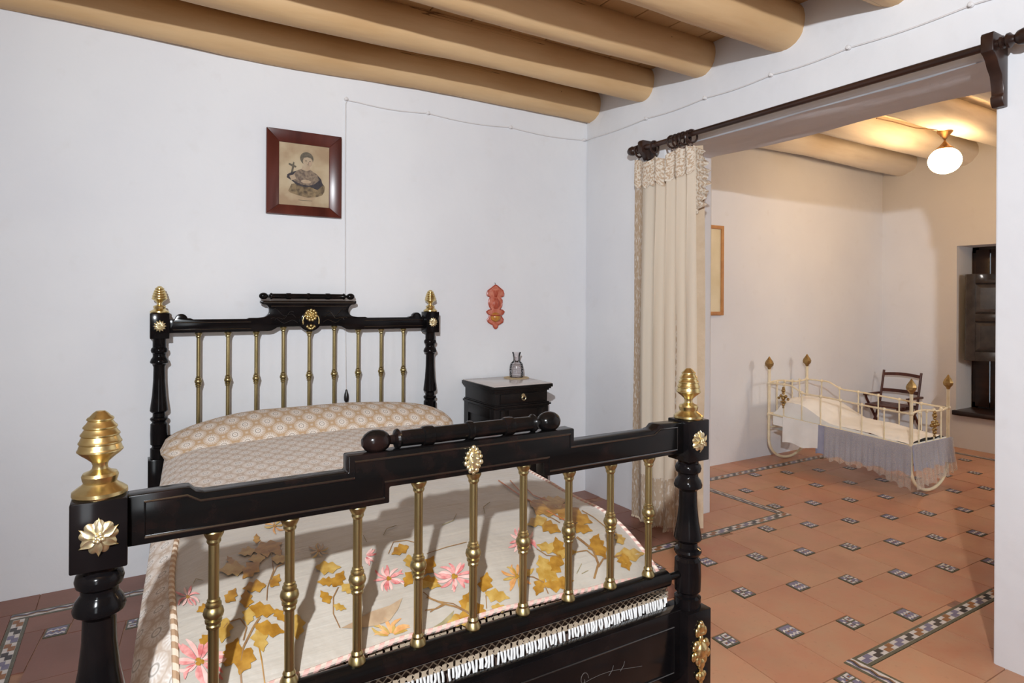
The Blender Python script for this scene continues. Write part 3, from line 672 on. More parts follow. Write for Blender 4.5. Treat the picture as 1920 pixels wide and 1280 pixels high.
def ornament(mb, x, y, zt, zb):
    """drop-shaped gilt mount: shell on top, leafy mask in the middle, pendant bud below; looks towards -Y"""
    H = zt - zb; X = lambda f, dz, r, sc=(1, 0.6, 1): mb.ball((x + f * 1.15 * H, y, zt - dz * H), r * 1.12 * H, 10, 8, 0, sc)
    for f, dz, r, sc in ((0, .02, .035, (1, 1, 1)), (0, .10, .075, (1, .5, 1.1)), (-.06, .15, .05, (1, .6, 1.3)), (.06, .15, .05, (1, .6, 1.3)), (0, .17, .06, (1.3, .6, .7)), (0, .26, .05, (.8, .6, 1.2)),
                         (-.08, .33, .06, (1, .7, 1)), (.08, .33, .06, (1, .7, 1)), (-.12, .37, .04, (1, .7, 1)), (.12, .37, .04, (1, .7, 1)), (0, .42, .11, (1, .75, 1.1)), (-.13, .50, .045, (1, .6, 1.4)), (.13, .50, .045, (1, .6, 1.4)), (-.09, .47, .05, (1, .9, 1)), (.09, .47, .05, (1, .9, 1)),
                         (0, .40, .06, (1, 1.5, 1)), (-.05, .56, .06, (1, .7, 1.3)), (.05, .56, .06, (1, .7, 1.3)), (0, .62, .07, (1, .7, 1.2)), (0, .71, .035, (1, .8, 1.6)), (-.05, .80, .05, (1, .6, 1)), (.05, .80, .05, (1, .6, 1)), (0, .82, .07, (1, .7, 1)), (0, .90, .035, (1, .7, 1)), (0, .96, .018, (1, .8, 2))):
        X(f, dz, r, sc)
for (px, py, D, foot) in ((FXL, YFB, FOOT, True), (FXR, YFB, FOOT, True), (HXL, YH, HEAD, False), (HXR, YH, HEAD, False)):
    mb = MB(); b = D['zs'][0]
    mb.box(px - HB, py - HB, b, px + HB, py + HB, D['top'])
    post = mb.build('post', 'black_lacquer', bed, bevel=0.003)
    MB().lathe(turned(D['zs']), (px, py, 0)).build('turned_shaft', 'black_lacquer', post)
    e = D['zs'][-1]
    MB().box(px - 0.048, py - 0.048, 0.24, px + 0.048, py + 0.048, e).build('lower_block', 'black_lacquer', post, bevel=0.003)
    MB().lathe([(0.03, 0.245), (0.040, 0.235), (0.040, 0.22), (0.028, 0.205), (0.036, 0.17), (0.040, 0.13), (0.030, 0.07), (0.026, 0.045), (0.034, 0.035), (0.034, 0.0)], (px, py, 0)).build('turned_foot', 'black_lacquer', post)
    MB().lathe(finial_prof(D['top'], 1.0 if foot else 0.9), (px, py, 0), n=36).build('finial', 'aged_brass', post, smooth=28)
    mb = MB()
    if foot: rosette(mb, (px, py - HB, lerp(b, D['top'], 0.5)), 0.030, 6, 9)
    else: rosette(mb, (px, py - HB, lerp(b, D['top'], 0.5)), 0.027, 12, 12)
    mb.build('rosette', 'pale_brass', post, smooth=60)
    if foot:
        mb = MB(); ornament(mb, px, py - 0.052, 0.465, 0.270); mb.build('gilt_mount', 'aged_brass', post, smooth=60)
# --- footboard
fc = (FXL + FXR) / 2; half = (FXR - FXL) / 2 - HB + 0.004
TH = 0.021
def sym(pts): return pts + [(-x, z) for x, z in reversed(pts)]
top = [(-half, 1.046), (-0.605, 1.048), (-0.595, 1.047), (-0.585, 1.038), (-0.570, 1.034), (-0.297, 1.034), (-0.297, 1.068)]
botm = [(-half, 0.955), (-0.205, 0.955), (-0.205, 0.990)]
prof = sym(top) + list(reversed(sym(botm)))
mb = MB().prism(prof, lambda a, b, d: (fc + a, d, b), YFB - TH, YFB + TH)
foot = mb.build('footboard_rail', 'worn_black_lacquer', bed, bevel=0.0035)
# carved border line on the rail, and a thin bead inside it
off = 0.013
tl = sym([(-half + 0.03, 1.046 - off), (-0.60, 1.047 - off), (-0.578, 1.034 - off), (-0.297 + off, 1.034 - off), (-0.297 + off, 1.068 - off)])
bl = sym([(-half + 0.03, 0.955 + off), (-0.205 - off, 0.955 + off), (-0.205 - off, 0.990 + off)])
loop = tl + list(reversed(bl))
MB().tube([(fc + a, YFB - TH - 0.0005, b) for a, b in loop], 0.0028, 6, closed=True).build('bead_moulding', 'polished_bead', foot)
def roller(parent, c, L, r, ball, name='turned_roller'):
    pr = [(0.0, -L), (ball * 0.35, -L + 0.001)]
    for i in range(1, 9):
        t = pi * i / 9; pr.append((ball * sin(t) ** 0.9, -L + ball * 1.25 * (1 - cos(t))))
    xb = -L + 2.5 * ball
    pr += [(r * 0.55, xb + 0.002), (r * 0.6, xb + 0.007), (r * 1.15, xb + 0.012), (r * 1.25, xb + 0.017), (r * 1.1, xb + 0.021), (r * 0.96, xb + 0.024)]
    half_ = pr[:]
    def ring(x, w, h): return [(r, x - w), (r * h * 0.96, x - w + 0.002), (r * h, x - w * 0.4), (r * h, x + w * 0.4), (r * h * 0.96, x + w - 0.002), (r, x + w)]
    mid = ring(-L * 0.41, 0.014, 1.22) + ring(-0.0, 0.009, 1.25)[:3]
    seq = half_ + mid
    seq = seq + [(q, -h) for q, h in reversed(seq)]
    return MB().lathe(seq, c, 'X', 24).build(name, 'worn_black_lacquer', parent, smooth=40)
roller(bed, (fc, YFB, 1.089), 0.262, 0.0185, 0.026)
# gilt cartouche in the middle of the rail
mb = MB(); yc = YFB - TH - 0.003
mb.ball((fc, yc, 1.024), 0.0185, 14, 10, 0, (0.85, 0.45, 1.3))
for k in range(14):
    a = 2 * pi * k / 14; rr = 0.020 * (1 + 0.08 * cos(4 * a)); mb.ball((fc + rr * 0.95 * sin(a), yc, 1.024 + rr * 1.35 * cos(a)), 0.0052 if k % 2 else 0.0066, 8, 6, 0, (1, 0.7, 1))
for k in range(6): mb.ball((fc + 0.007 * (-1) ** k, yc - 0.008, 1.043 - 0.0075 * k), 0.0045, 8, 6)
mb.build('gilt_cartouche', 'pale_brass', foot, smooth=60)
# lower round rail, with thin tenons into the posts
MB().lathe([(0.010, -half - 0.01), (0.010, -half + 0.045), (0.019, -half + 0.046), (0.023, -half + 0.05), (0.0235, 0), (0.023, half - 0.05), (0.019, half - 0.046), (0.010, half - 0.045), (0.010, half + 0.01)], (fc, YFB, 0.592), 'X', 24).build('lower_rail', 'worn_black_lacquer', bed)
# panel at the bottom of the footboard
pn = MB().box(fc - half - 0.003, YFB - 0.017, 0.292, fc + half + 0.003, YFB + 0.017, 0.496).build('footboard_panel', 'black_lacquer', bed, bevel=0.003)
MB().tube([(fc - half + 0.035, YFB - 0.0175, 0.32), (fc + half - 0.035, YFB - 0.0175, 0.32), (fc + half - 0.035, YFB - 0.0175, 0.452), (fc - half + 0.035, YFB - 0.0175, 0.452)], 0.0025, 6, closed=True).build('bead_moulding', 'polished_bead', pn)
mb = MB()
def scroll(cx, cz, s, flip=1):
    pts = [(cx + flip * s * (0.9 - 0.06 * i) * cos(0.5 * i) * 0.35, YFB - 0.0172, cz + s * (0.9 - 0.06 * i) * sin(0.5 * i) * 0.5) for i in range(14)]
    mb.tube(pts, 0.0008, 5)
for sg in (1, -1):
    scroll(fc + sg * 0.335, 0.40, 0.05, sg)
    mb.tube([(fc + sg * (0.30 + 0.03 * i), YFB - 0.0172, 0.385 + 0.012 * sin(i * 0.5)) for i in range(9)], 0.0006, 5)
    mb.tube([(fc + sg * (0.02 + 0.035 * i), YFB - 0.0172, 0.365 + 0.015 * sin(i * 0.8)) for i in range(9)], 0.0006, 5)
    for q in (0.42, 0.46, 0.23, 0.19): mb.tube([(fc + sg * q, YFB - 0.0172, 0.385), (fc + sg * (q + 0.012), YFB - 0.0172, 0.397), (fc + sg * (q + 0.016), YFB - 0.0172, 0.408)], 0.0007, 5)
simple('incised_line', (0.10, 0.09, 0.085), None, 8, 0.5)
mb.build('incised_scroll', 'incised_line', pn)
def baluster(x, y, zb, zt, zk, r):
    def cup(z, s):    # flared cup: s=+1 opens upward
        return [(r, z - s * 0.030), (r * 1.15, z - s * 0.028), (r * 1.35, z - s * 0.024), (r * 1.3, z - s * 0.019), (r * 1.5, z - s * 0.016), (r * 1.85, z - s * 0.009), (r * 1.9, z - s * 0.005), (r * 1.6, z)]
    kn = [(r, -0.031), (r * 1.3, -0.029), (r * 1.35, -0.024), (r * 1.2, -0.021), (r * 1.55, -0.018), (r * 1.6, -0.013), (r * 1.35, -0.011), (r * 1.75, -0.007), (r * 1.95, 0.0), (r * 1.75, 0.008), (r * 1.4, 0.012), (r * 1.5, 0.015), (r * 1.45, 0.019), (r * 1.15, 0.022), (r * 1.25, 0.025), (r, 0.028)]
    pr = list(reversed(cup(zb, -1))) + [(q, zk + h) for q, h in kn] + cup(zt, 1)
    return MB().lathe(pr, (x, y, 0), 'Z', 20)
for k in range(9):
    x = lerp(0.1375, 1.268, k / 8); zt = 0.992 if k in (3, 4, 5) else 0.957
    baluster(x, YFB, 0.612, zt, 0.795, 0.0098).build('baluster', 'dull_brass', bed, smooth=30)
# --- headboard
hc = (HXL + HXR) / 2; hh2 = (HXR - HXL) / 2 - HB + 0.004
def arc(cx, cz, r, a0, a1, n=8): return [(cx + r * cos(radians(lerp(a0, a1, i / n))), cz + r * sin(radians(lerp(a0, a1, i / n)))) for i in range(n + 1)]
L = [(-hh2, 1.296), (-0.672, 1.296)] + arc(-0.641, 1.294, 0.029, 175, 12, 8) + [(-0.600, 1.300), (-0.585, 1.294), (-0.330, 1.294), (-0.318, 1.299), (-0.275, 1.299), (-0.25, 1.302)] + arc(-0.252, 1.338, 0.036, -75, 62, 8) + [(-0.250, 1.372), (-0.262, 1.378), (-0.262, 1.392)]
topH = sym(L)
B_ = [(-hh2, 1.226), (-0.225, 1.226)] + [(-0.205, 1.229), (-0.19, 1.237), (-0.175, 1.246), (-0.155, 1.249), (-0.058, 1.249)] + arc(0, 1.285, 0.064, 214, 270, 6)[:-1]
B_ = [(a, b) for a, b in B_]
botH = B_ + [(0, 1.221)] + [(-a, b) for a, b in reversed(B_)]
hr = MB().prism(topH + list(reversed(botH)), lambda a, b, d: (hc + a, d, b), YH - 0.020, YH + 0.016).build('headboard_rail', 'black_lacquer', bed, bevel=0.0025)
MB().lathe([(0.0, -0.009), (0.048, -0.009), (0.054, -0.006), (0.060, -0.002), (0.060, 0.003)], (hc, YH - 0.020, 1.285), 'Y', 40).build('round_boss', 'black_lacquer', hr)
mb = MB()
for (a, b) in ((-hh2 + 0.02, -0.31), (0.31, hh2 - 0.02)):
    mb.tube([(hc + a, YH - 0.021, 1.242), (hc + b, YH - 0.021, 1.242)], 0.003, 6); mb.tube([(hc + a, YH - 0.021, 1.278), (hc + b, YH - 0.021, 1.278)], 0.003, 6)
mb.tube([(hc - 0.25, YH - 0.022, 1.383), (hc + 0.25, YH - 0.022, 1.383)], 0.007, 8); mb.tube([(hc - 0.21, YH - 0.021, 1.362), (hc + 0.21, YH - 0.021, 1.362)], 0.003, 6)
for sg in (-1, 1):
    for (q0, q1, z0, z1) in ((0.08, 0.20, 1.30, 1.34), (0.09, 0.19, 1.33, 1.28), (0.07, 0.21, 1.27, 1.29)):
        mb.tube([(hc + sg * lerp(q0, q1, i / 10), YH - 0.0205, lerp(z0, z1, i / 10) + 0.012 * sin(i * 0.9)) for i in range(11)], 0.0018, 5)
mb.build('bead_moulding', 'polished_bead', hr)
roller(bed, (hc - 0.006, YH, 1.417), 0.262, 0.0145, 0.0185)
mb = MB(); yy = YH - 0.030
rosette(mb, (hc, yy, 1.312), 0.036, 0, 9)
for k in range(11):
    a = 2 * pi * k / 11; mb.ball((hc + 0.028 * sin(a), yy - 0.008, 1.312 + 0.028 * cos(a)), 0.009, 8, 6, 0, (1, 0.7, 1))
for k in range(6):
    a = 2 * pi * k / 6; mb.ball((hc + 0.013 * sin(a), yy - 0.014, 1.312 + 0.013 * cos(a)), 0.008, 8, 6)
for sg in (-1, 1):
    mb.tube([(hc + sg * 0.026, yy - 0.004, 1.32), (hc + sg * 0.040, yy - 0.006, 1.302), (hc + sg * 0.0445, yy - 0.006, 1.283), (hc + sg * 0.043, yy - 0.006, 1.262)], 0.004, 8)
    mb.ball((hc + sg * 0.0435, yy - 0.006, 1.272), 0.0065, 8, 6)
    mb.ball((hc + sg * 0.020, yy - 0.003, 1.249), 0.0075, 8, 6)
for k in range(7):
    a = radians(-90 + (k - 3) * 28); mb.ball((hc + 0.018 * cos(a), yy - 0.003, 1.254 + 0.018 * sin(a)), 0.0062, 8, 6, 0, (0.8, 0.6, 1.2))
mb.ball((hc, yy - 0.005, 1.254), 0.009, 10, 8)
mb.build('gilt_escutcheon', 'aged_brass', hr, smooth=60)
for k in range(9):
    x = lerp(0.2955, 1.4165, k / 8); zt = 1.250 if k in (3, 5) else (1.222 if k == 4 else 1.227)
    baluster(x, YH, 0.60, zt, 0.972, 0.0095).build('baluster', 'dull_brass', bed, smooth=30)
MB().lathe([(0.010, -hh2 - 0.01), (0.010, -hh2 + 0.03), (0.019, -hh2 + 0.035), (0.019, hh2 - 0.035), (0.010, hh2 - 0.03), (0.010, hh2 + 0.01)], (hc, YH, 0.70), 'X', 20).build('lower_rail', 'black_lacquer', bed)
for (f, s) in ((xl, 0), (xr, 0)):
    mb = MB(); d = 0.016; io = 0.085 if f is xl else -0.085
    mb.add([(f(y) + io + sx * d, y, z) for y in (YFB + 0.02, YH) for sx, z in ((-1, 0.30), (1, 0.30), (1, 0.44), (-1, 0.44))], [(0, 1, 2, 3), (7, 6, 5, 4), (0, 4, 5, 1), (1, 5, 6, 2), (2, 6, 7, 3), (3, 7, 4, 0)])
    mb.build('side_rail', 'black_lacquer', bed, bevel=0.003)

# --- mattress, coverlet, bolster, quilt
mb = MB(); a, b = 1.42, 3.56
mb.add([(f(y) + o_, y, z) for y in (a, b) for f, o_, z in ((xl, 0.105, 0.34), (xr, -0.105, 0.34), (xr, -0.105, 0.56), (xl, 0.105, 0.56))], [(0, 1, 2, 3), (7, 6, 5, 4), (0, 4, 5, 1), (1, 5, 6, 2), (2, 6, 7, 3), (3, 7, 4, 0)])
tag(mb.build('mattress', 'mattress_ticking', bevel=0.03, seg=3), 'dark mattress lying hidden under the lace coverlet', 'mattress')
W_ = HXR - HXL
def zsurf(d, y):
    """height of the made-up bed at distance d from its left post line"""
    u = d / W_
    z = 0.690 + 0.030 * smoothstep(1.7, 2.9, y) + 0.045 * (1 - (2 * u - 1) ** 2)
    e = min(d, W_ - d)
    if e < 0.20: z -= 0.075 * ((0.20 - e) / 0.20) ** 2
    if y < 1.68: z -= 0.100 * ((1.68 - y) / 0.285) ** 2
    z += 0.004 * noise.noise((d * 5, y * 5, 0)) + 0.0025 * noise.noise((d * 14, y * 11, 3))
    return z
YE = 1.395
def cov(u, v):
    # u across with drops at both sides, v along with a drop at the foot
    su = lerp(-0.36, W_ + 0.36, u); y = lerp(YE, 3.50, v)
    e0, e1 = 0.036, W_ - 0.036
    dd = min(max(su, e0), e1); z = zsurf(dd, y)
    over = max(e0 - su, su - e1, 0)
    bulge = 0
    if over > 0:
        z -= over; bulge = (-1 if su < e0 else 1) * (0.010 * sin(min(over / 0.16, 1) * pi * 0.5) + 0.006 * noise.noise((y * 9, 2, su)) * min(over / 0.1, 1))
    return (xl(y) + dd + bulge, y, z)
mb = MB(); mb.grid(90, 70, cov, uvfn=lambda u, v: (lerp(-0.36, W_ + 0.36, u) * 13.5, lerp(YE, 3.5, v) * 10.5))
cv = mb.build('coverlet', 'crochet_coverlet', fixn=False, smooth=180)
tag(cv, 'cream crochet lace coverlet spread over the black bed', 'coverlet')
# net edging with tassels hanging at the foot
x0e, x1e = xl(YE) + 0.036, xr(YE) - 0.036
def fe(u, v):
    x = lerp(x0e, x1e, u); d = x - xl(YE)
    zt = zsurf(d, YE); z = lerp(zt, 0.502, v)
    return (x, YE - 0.012 * sin(min(v * 2, 1) * pi / 2) - 0.005 * noise.noise((x * 8, z * 4, 1)), z)
mb = MB(); mb.grid(70, 8, fe, uvfn=lambda u, v: (u * 1.40, lerp(0.15, 0, v)))
mb.build('net_edging', 'net_lace', cv, fixn=False, smooth=180)
mb = MB()
for k in range(150):
    x = lerp(x0e + 0.01, x1e - 0.01, (k + rnd.uniform(-0.2, 0.2)) / 149)
    if rnd.random() < 0.04: continue
    y = YE - 0.014; l = rnd.uniform(0.022, 0.034)
    mb.tube([(x, y, 0.506), (x + rnd.uniform(-0.002, 0.002), y - 0.003, 0.506 - l * 0.5), (x + rnd.uniform(-0.004, 0.004), y - 0.004, 0.506 - l)], 0.0034, 5)
tag(mb.build('tassel_fringe', 'white_cotton', cv), kind='stuff')
# bolster rolled in the same lace
def bol(u, v):
    t = 2 * pi * u; X = lerp(-1, 1, v); prof = (1 - abs(X) ** 4.0) ** 0.42 if abs(X) < 1 else 0.0
    x = lerp(xl(3.27) + 0.02, xr(3.27) - 0.015, v)
    cz = 0.700 + 0.035 * (1 - X * X)
    cyy = 3.275 
    R1, R2 = 0.225 * (0.25 + 0.75 * prof), 0.120 * prof * (1 + 0.06 * noise.noise((x * 3, 0, 4)))
    return (x, cyy + R1 * cos(t), cz + R2 * sin(t))
mb = MB(); mb.grid(40, 60, bol, uvfn=lambda u, v: (u * 9.5, v * 14.5))
tag(mb.build('bolster', 'crochet_lace', smooth=180), 'long bolster wrapped in tan and white crochet wheels against the headboard', 'bolster')
# embroidered silk quilt on the lower half
QY0, QY1 = 1.372, 2.34
def qd(u, y): return lerp(0.112 + 0.010 * sin(y * 6), W_ - 0.075 + 0.012 * sin(y * 5 + 1), u)
def qsurf(u, v):
    y = lerp(QY0, QY1, v); d = qd(u, y); yc_ = max(y, YE + 0.004)
    z = zsurf(d, yc_) + 0.010 + 0.004 * noise.noise((d * 8, y * 6, 7))
    if y < YE + 0.004: z -= (YE + 0.004 - y) * 1.2
    return (xl(y) + d, y, z)
mb = MB(); mb.grid(80, 60, qsurf)
ql = mb.build('quilt', 'silk_quilt', fixn=False, smooth=180)
tag(ql, 'cream silk quilt embroidered with ochre leaves and pink flowers across the foot end', 'quilt')
mb = MB(); mb.tube([Vector(qsurf(0, 1 - i / 40)) + Vector((0, 0, 0.003)) for i in range(41)], 0.0075, 8); mb.build('side_cord', 'tan_cord', ql)
mb = MB(); mb.tube([Vector(qsurf(i / 60, 0)) + Vector((0, 0, 0.002)) for i in range(61)], 0.0065, 8); mb.build('foot_cord', 'pink_cord', ql)
mb = MB(); mb.tube([Vector(qsurf(1, 1 - i / 40)) + Vector((0, 0, 0.003)) for i in range(41)], 0.0065, 8); mb.build('side_cord', 'pink_cord', ql)
def onq(u, v, up=0.004):
    """pixel -> point on the quilt's surface"""
    d = ray(u, v); t0, t1 = 0.5, 4.0
    def g(t):
        p = CAM + d * t; dd = p.x - xl(p.y); yc_ = max(p.y, YE + 0.004); z = zsurf(dd, yc_) + 0.010 + 0.004 * noise.noise((dd * 8, p.y * 6, 7))
        if p.y < YE + 0.004: z -= (YE + 0.004 - p.y) * 1.2
        return p.z - z - up
    t = t0; 
    while t < t1 and g(t) > 0: t += 0.02
    a, b = t - 0.02, t
    for _ in range(18):
        m_ = (a + b) / 2
        if g(m_) > 0: a = m_
        else: b = m_
    return CAM + d * a
def stitch(name, polys, mat):
    mb = MB()
    for p in polys:
        try: pts = [onq(*q) for q in p]
        except Exception: continue
        c = onq(sum(q[0] for q in p) / len(p), sum(q[1] for q in p) / len(p), 0.0048)
        n = len(pts)
        mb.add(pts + [c], [(i, (i + 1) % n, n) for i in range(n)])
    return mb.build(name, mat, ql, smooth=180, fixn=False)
def petal(cx, cy, a, r0, r1, w, bend, asp=0.85):
    out = []; back = []
    for i in range(6):
        t = i / 5; r = lerp(r0, r1, t); aa = a + bend * t * t; ww = w * sin(pi * (0.12 + 0.83 * t) ** 1.3) + 0.4
        out.append((cx + r * cos(aa) - ww * sin(aa), cy + (r * sin(aa) + ww * cos(aa)) * asp)); back.append((cx + r * cos(aa) + ww * sin(aa), cy + (r * sin(aa) - ww * cos(aa)) * asp))
    return out + back[::-1]
def mum(cx, cy, R, mat, n=15, inner=True, a0=0.0, span=2 * pi):
    r_ = random.Random(int(cx * 7 + cy)); P_ = []; P2 = []
    for k in range(n):
        a = a0 + span * k / n + r_.uniform(-0.1, 0.1); rr = R * r_.uniform(0.75, 1.08)
        (P_ if k % 3 else P2).append(petal(cx, cy, a, R * 0.16, rr, R * 0.085, r_.uniform(-0.5, 0.5)))
    fl_ = stitch('embroidered_flower', P_, mat)
    stitch('pale_petals', P2, 'pale_petal' if 'pink' in mat else 'gold_leaf').parent = ql
    if inner: stitch('flower_heart', [petal(cx, cy, a0 + q * 2.1, 0, R * 0.17, R * 0.09, 0) for q in range(3)], 'ochre_leaf')
for args in ((729, 1084, 30, 'pink_petal'), (852, 1080, 38, 'pink_petal'), (374, 1240, 56, 'pink_petal', 17), (352, 1118, 26, 'pink_petal', 9), (982, 1011, 32, 'pink_petal', 12, True, -0.4, 5), (684, 1042, 24, 'pink_petal', 7, False, -0.9, 2.6), (970, 1080, 34, 'orange_petal', 13), (734, 1192, 40, 'orange_petal', 10, False, -2.9, 2.7), (598, 1032, 20, 'fawn_feather', 9), (515, 985, 22, 'orange_petal', 7)):
    mum(*args)
def leaf(cx, cy, ang, L_, lob=3):
    """lobed leaf with its base at the stem side, pointing along ang (pixels)"""
    pts = []
    for i in range(13):
        t = i / 12; w = 0.30 * sin(pi * t ** 0.8) * (1 + 0.28 * cos(lob * 2 * pi * t)); pts.append((t - 0.5, w))
    pts += [(t, -w * 0.8) for t, w in reversed(pts[1:-1])]
    return [(cx + L_ * (a * cos(ang) - b * sin(ang)), cy + 0.85 * L_ * (a * sin(ang) + b * cos(ang))) for a, b in pts]
LV = []
z7 = lambda x, y: (300 + x / 3.2, 900 + y / 3.2); z8 = lambda x, y: (800 + x / 3.2, 900 + y / 3.2)
for f, lst in ((z7, ((515, 710, -90, 110), (620, 775, 10, 150), (535, 815, 100, 110), (660, 890, 15, 160), (605, 960, 80, 140), (510, 1085, 110, 170), (430, 1030, -70, 180), (385, 900, 100, 150), (722, 810, 60, 90), (822, 880, 90, 150), (565, 640, 170, 120), (690, 600, -60, 90), (432, 535, 175, 140), (545, 540, 130, 130), (580, 470, 170, 90), (578, 350, -90, 60), (650, 400, -20, 150), (520, 430, 165, 90), (705, 420, 60, 80), (720, 470, 0, 90), (425, 690, -60, 100), (260, 770, 150, 80), (1010, 520, 0, 130), (1070, 590, -60, 110), (1130, 650, 40, 90), (995, 610, 180, 90), (990, 700, -120, 90), (1080, 760, 20, 70), (1440, 420, 150, 100), (1500, 490, 80, 90), (1605, 510, -60, 130), (1500, 590, 120, 110), (1620, 615, 20, 120), (1840, 720, -70, 120), (1800, 840, 170, 140), (420, 480, -120, 60), (270, 960, 130, 90))),
               (z8, ((700, 510, -110, 130), (765, 500, -60, 150), (730, 565, 30, 140), (680, 640, 110, 110), (795, 615, -10, 150), (720, 405, 200, 110), (785, 400, -100, 120), (840, 430, 0, 110), (1010, 355, -60, 80), (1035, 405, 60, 140), (1220, 445, -5, 150), (1195, 490, 70, 110), (1155, 350, -120, 80), (935, 285, 20, 110), (745, 280, 30, 120), (660, 250, 160, 110), (860, 190, 25, 170), (765, 130, -10, 140), (720, 160, 20, 180), (920, 225, 25, 140), (255, 730, -80, 120), (320, 780, 60, 110), (425, 690, 15, 130), (205, 835, 170, 130), (350, 610, -80, 120), (440, 765, 10, 90), (25, 600, 10, 100)))):
    for (x, y, a, l) in lst:
        u, v = f(x, y); LV.append((u, v, radians(a), l / 3.2 * 1.22))
for k, (u, v, a, l) in enumerate(LV):
    lf_ = stitch('embroidered_leaf', [leaf(u, v, a, l)], 'gold_leaf' if k % 5 in (2, 4) else 'ochre_leaf')
def stem(pts, wpx, mat):
    P_ = []
    for (a, b), (c_, d) in zip(pts, pts[1:]):
        l = math.hypot(c_ - a, d - b) or 1; nx, ny = -(d - b) / l * wpx / 2, (c_ - a) / l * wpx / 2
        P_.append([(a + nx, b + ny), (c_ + nx, d + ny), (c_ - nx, d - ny), (a - nx, b - ny)])
    stitch('embroidered_stem', P_, mat)
for f, mat, wd, pts in ((z7, 'brown_stem', 9, ((490, 1230), (480, 1120), (500, 1000), (560, 880), (600, 820))), (z7, 'brown_stem', 6, ((500, 960), (520, 880), (480, 830), (410, 850), (370, 900))), (z7, 'brown_stem', 4, ((640, 720), (645, 640), (680, 540), (670, 440), (640, 410))), (z7, 'brown_stem', 4, ((660, 600), (700, 520), (760, 490))), (z7, 'ochre_leaf', 6, ((630, 1230), (610, 1080), (590, 980))), (z7, 'brown_stem', 5, ((1080, 885), (1040, 800), (1040, 700), (1070, 640))), (z7, 'brown_stem', 3, ((1370, 440), (1400, 370), (1480, 360), (1560, 380))), (z7, 'brown_stem', 4, ((1580, 670), (1640, 720), (1760, 740), (1870, 800))), (z7, 'brown_stem', 5, ((1590, 780), (1660, 770), (1720, 740))), (z7, 'brown_stem', 4, ((420, 1110), (330, 1080), (270, 1090))), (z7, 'olive_thread', 3, ((200, 620), (215, 590), (260, 600))), (z7, 'olive_thread', 3, ((1340, 330), (1360, 290), (1420, 270))), (z7, 'olive_thread', 3, ((1220, 330), (1240, 370))),
                        (z8, 'brown_stem', 10, ((1005, 590), (1030, 500), (1000, 420), (940, 370), (900, 340))), (z8, 'brown_stem', 8, ((1030, 520), (1060, 470), (1120, 460), (1170, 450))), (z8, 'brown_stem', 5, ((730, 680), (700, 610), (640, 580), (560, 570))), (z8, 'brown_stem', 5, ((900, 430), (960, 420), (1010, 460))), (z8, 'brown_stem', 4, ((660, 410), (720, 450), (800, 455))), (z8, 'brown_stem', 8, ((0, 700), (100, 740), (180, 760), (260, 800))), (z8, 'brown_stem', 5, ((20, 790), (100, 740))), (z8, 'brown_stem', 4, ((360, 770), (355, 690))), (z8, 'russet_thread', 5, ((430, 0), (560, 90), (700, 170), (830, 240))), (z8, 'russet_thread', 4, ((500, 0), (600, 110), (740, 190))), (z8, 'russet_thread', 4, ((560, 10), (640, 90), (800, 150))), (z8, 'brown_stem', 4, ((640, 170), (760, 230), (800, 255))), (z8, 'brown_stem', 4, ((930, 180), (1000, 220), (1080, 285))), (z8, 'olive_thread', 3, ((90, 270), (160, 240), (180, 200))), (z8, 'olive_thread', 3, ((350, 200), (340, 160), (380, 130))), (z8, 'olive_thread', 3, ((900, 560), (930, 500))), (z8, 'olive_thread', 3, ((930, 560), (970, 540))), (z8, 'brown_stem', 3, ((0, 440), (120, 400), (240, 370)))):
    stem([f(*p) for p in pts], wd / 3.2 * 1.35, mat)
stitch('embroidered_feather', [[z7(x, y) for x, y in ((1088, 885), (1180, 840), (1260, 790), (1380, 750), (1455, 705), (1430, 770), (1380, 840), (1300, 870), (1180, 890))]], 'fawn_feather')
stitch('embroidered_feather', [[z7(x, y) for x, y in ((1625, 890), (1690, 850), (1765, 780), (1750, 830), (1700, 870))]], 'olive_thread')
#@@REST

# ------------------------------------------------------------------ nightstand and what stands on it
NX0, NX1, NY0, NY1, NZ = 1.868, 2.245, 3.275, 3.675, 0.885
ns = thing('nightstand', 'ebonised nightstand with pale marble top in the corner beside the bed', 'nightstand', ((NX0 + NX1) / 2, (NY0 + NY1) / 2, 0))
bd = MB(); bd.box(NX0, NY0, 0.07, NX1, NY1, 0.845); bd.box(NX0 - 0.012, NY0 - 0.012, 0.0, NX1 + 0.012, NY1, 0.07)
body = bd.build('body', 'ebonised_wood', ns, bevel=0.003)
def mould(mb, z, h, o, steps):
    for k, (dz, oo) in enumerate(steps):
        z0 = z + h * dz; z1 = z + h * (steps[k + 1][0] if k + 1 < len(steps) else 1.0); e = o * oo
        mb.box(NX0 - e, NY0 - e, z0, NX1 + e, NY1, z1)
mb = MB(); mould(mb, 0.838, 0.042, 0.026, ((0, 0.35), (0.25, 0.7), (0.5, 1.0))); mb.build('cornice', 'ebonised_wood', ns, bevel=0.003)
MB().box(NX0 - 0.020, NY0 - 0.020, 0.8795, NX1 + 0.020, NY1 - 0.004, NZ).build('marble_top', 'marble', ns, bevel=0.002)
mb = MB(); mould(mb, 0.742, 0.026, 0.018, ((0, 0.5), (0.3, 1.0), (0.7, 0.5))); mb.build('waist_moulding', 'ebonised_wood', ns, bevel=0.002)
dr = MB().box(NX0 + 0.03, NY0 - 0.012, 0.775, NX1 - 0.03, NY0 + 0.002, 0.832).build('drawer', 'ebonised_wood', ns, bevel=0.003)
mb = MB(); mb.lathe([(0.0, -0.004), (0.012, -0.004), (0.013, 0.0)], ((NX0 + NX1) / 2, NY0 - 0.013, 0.818), 'Y', 16)
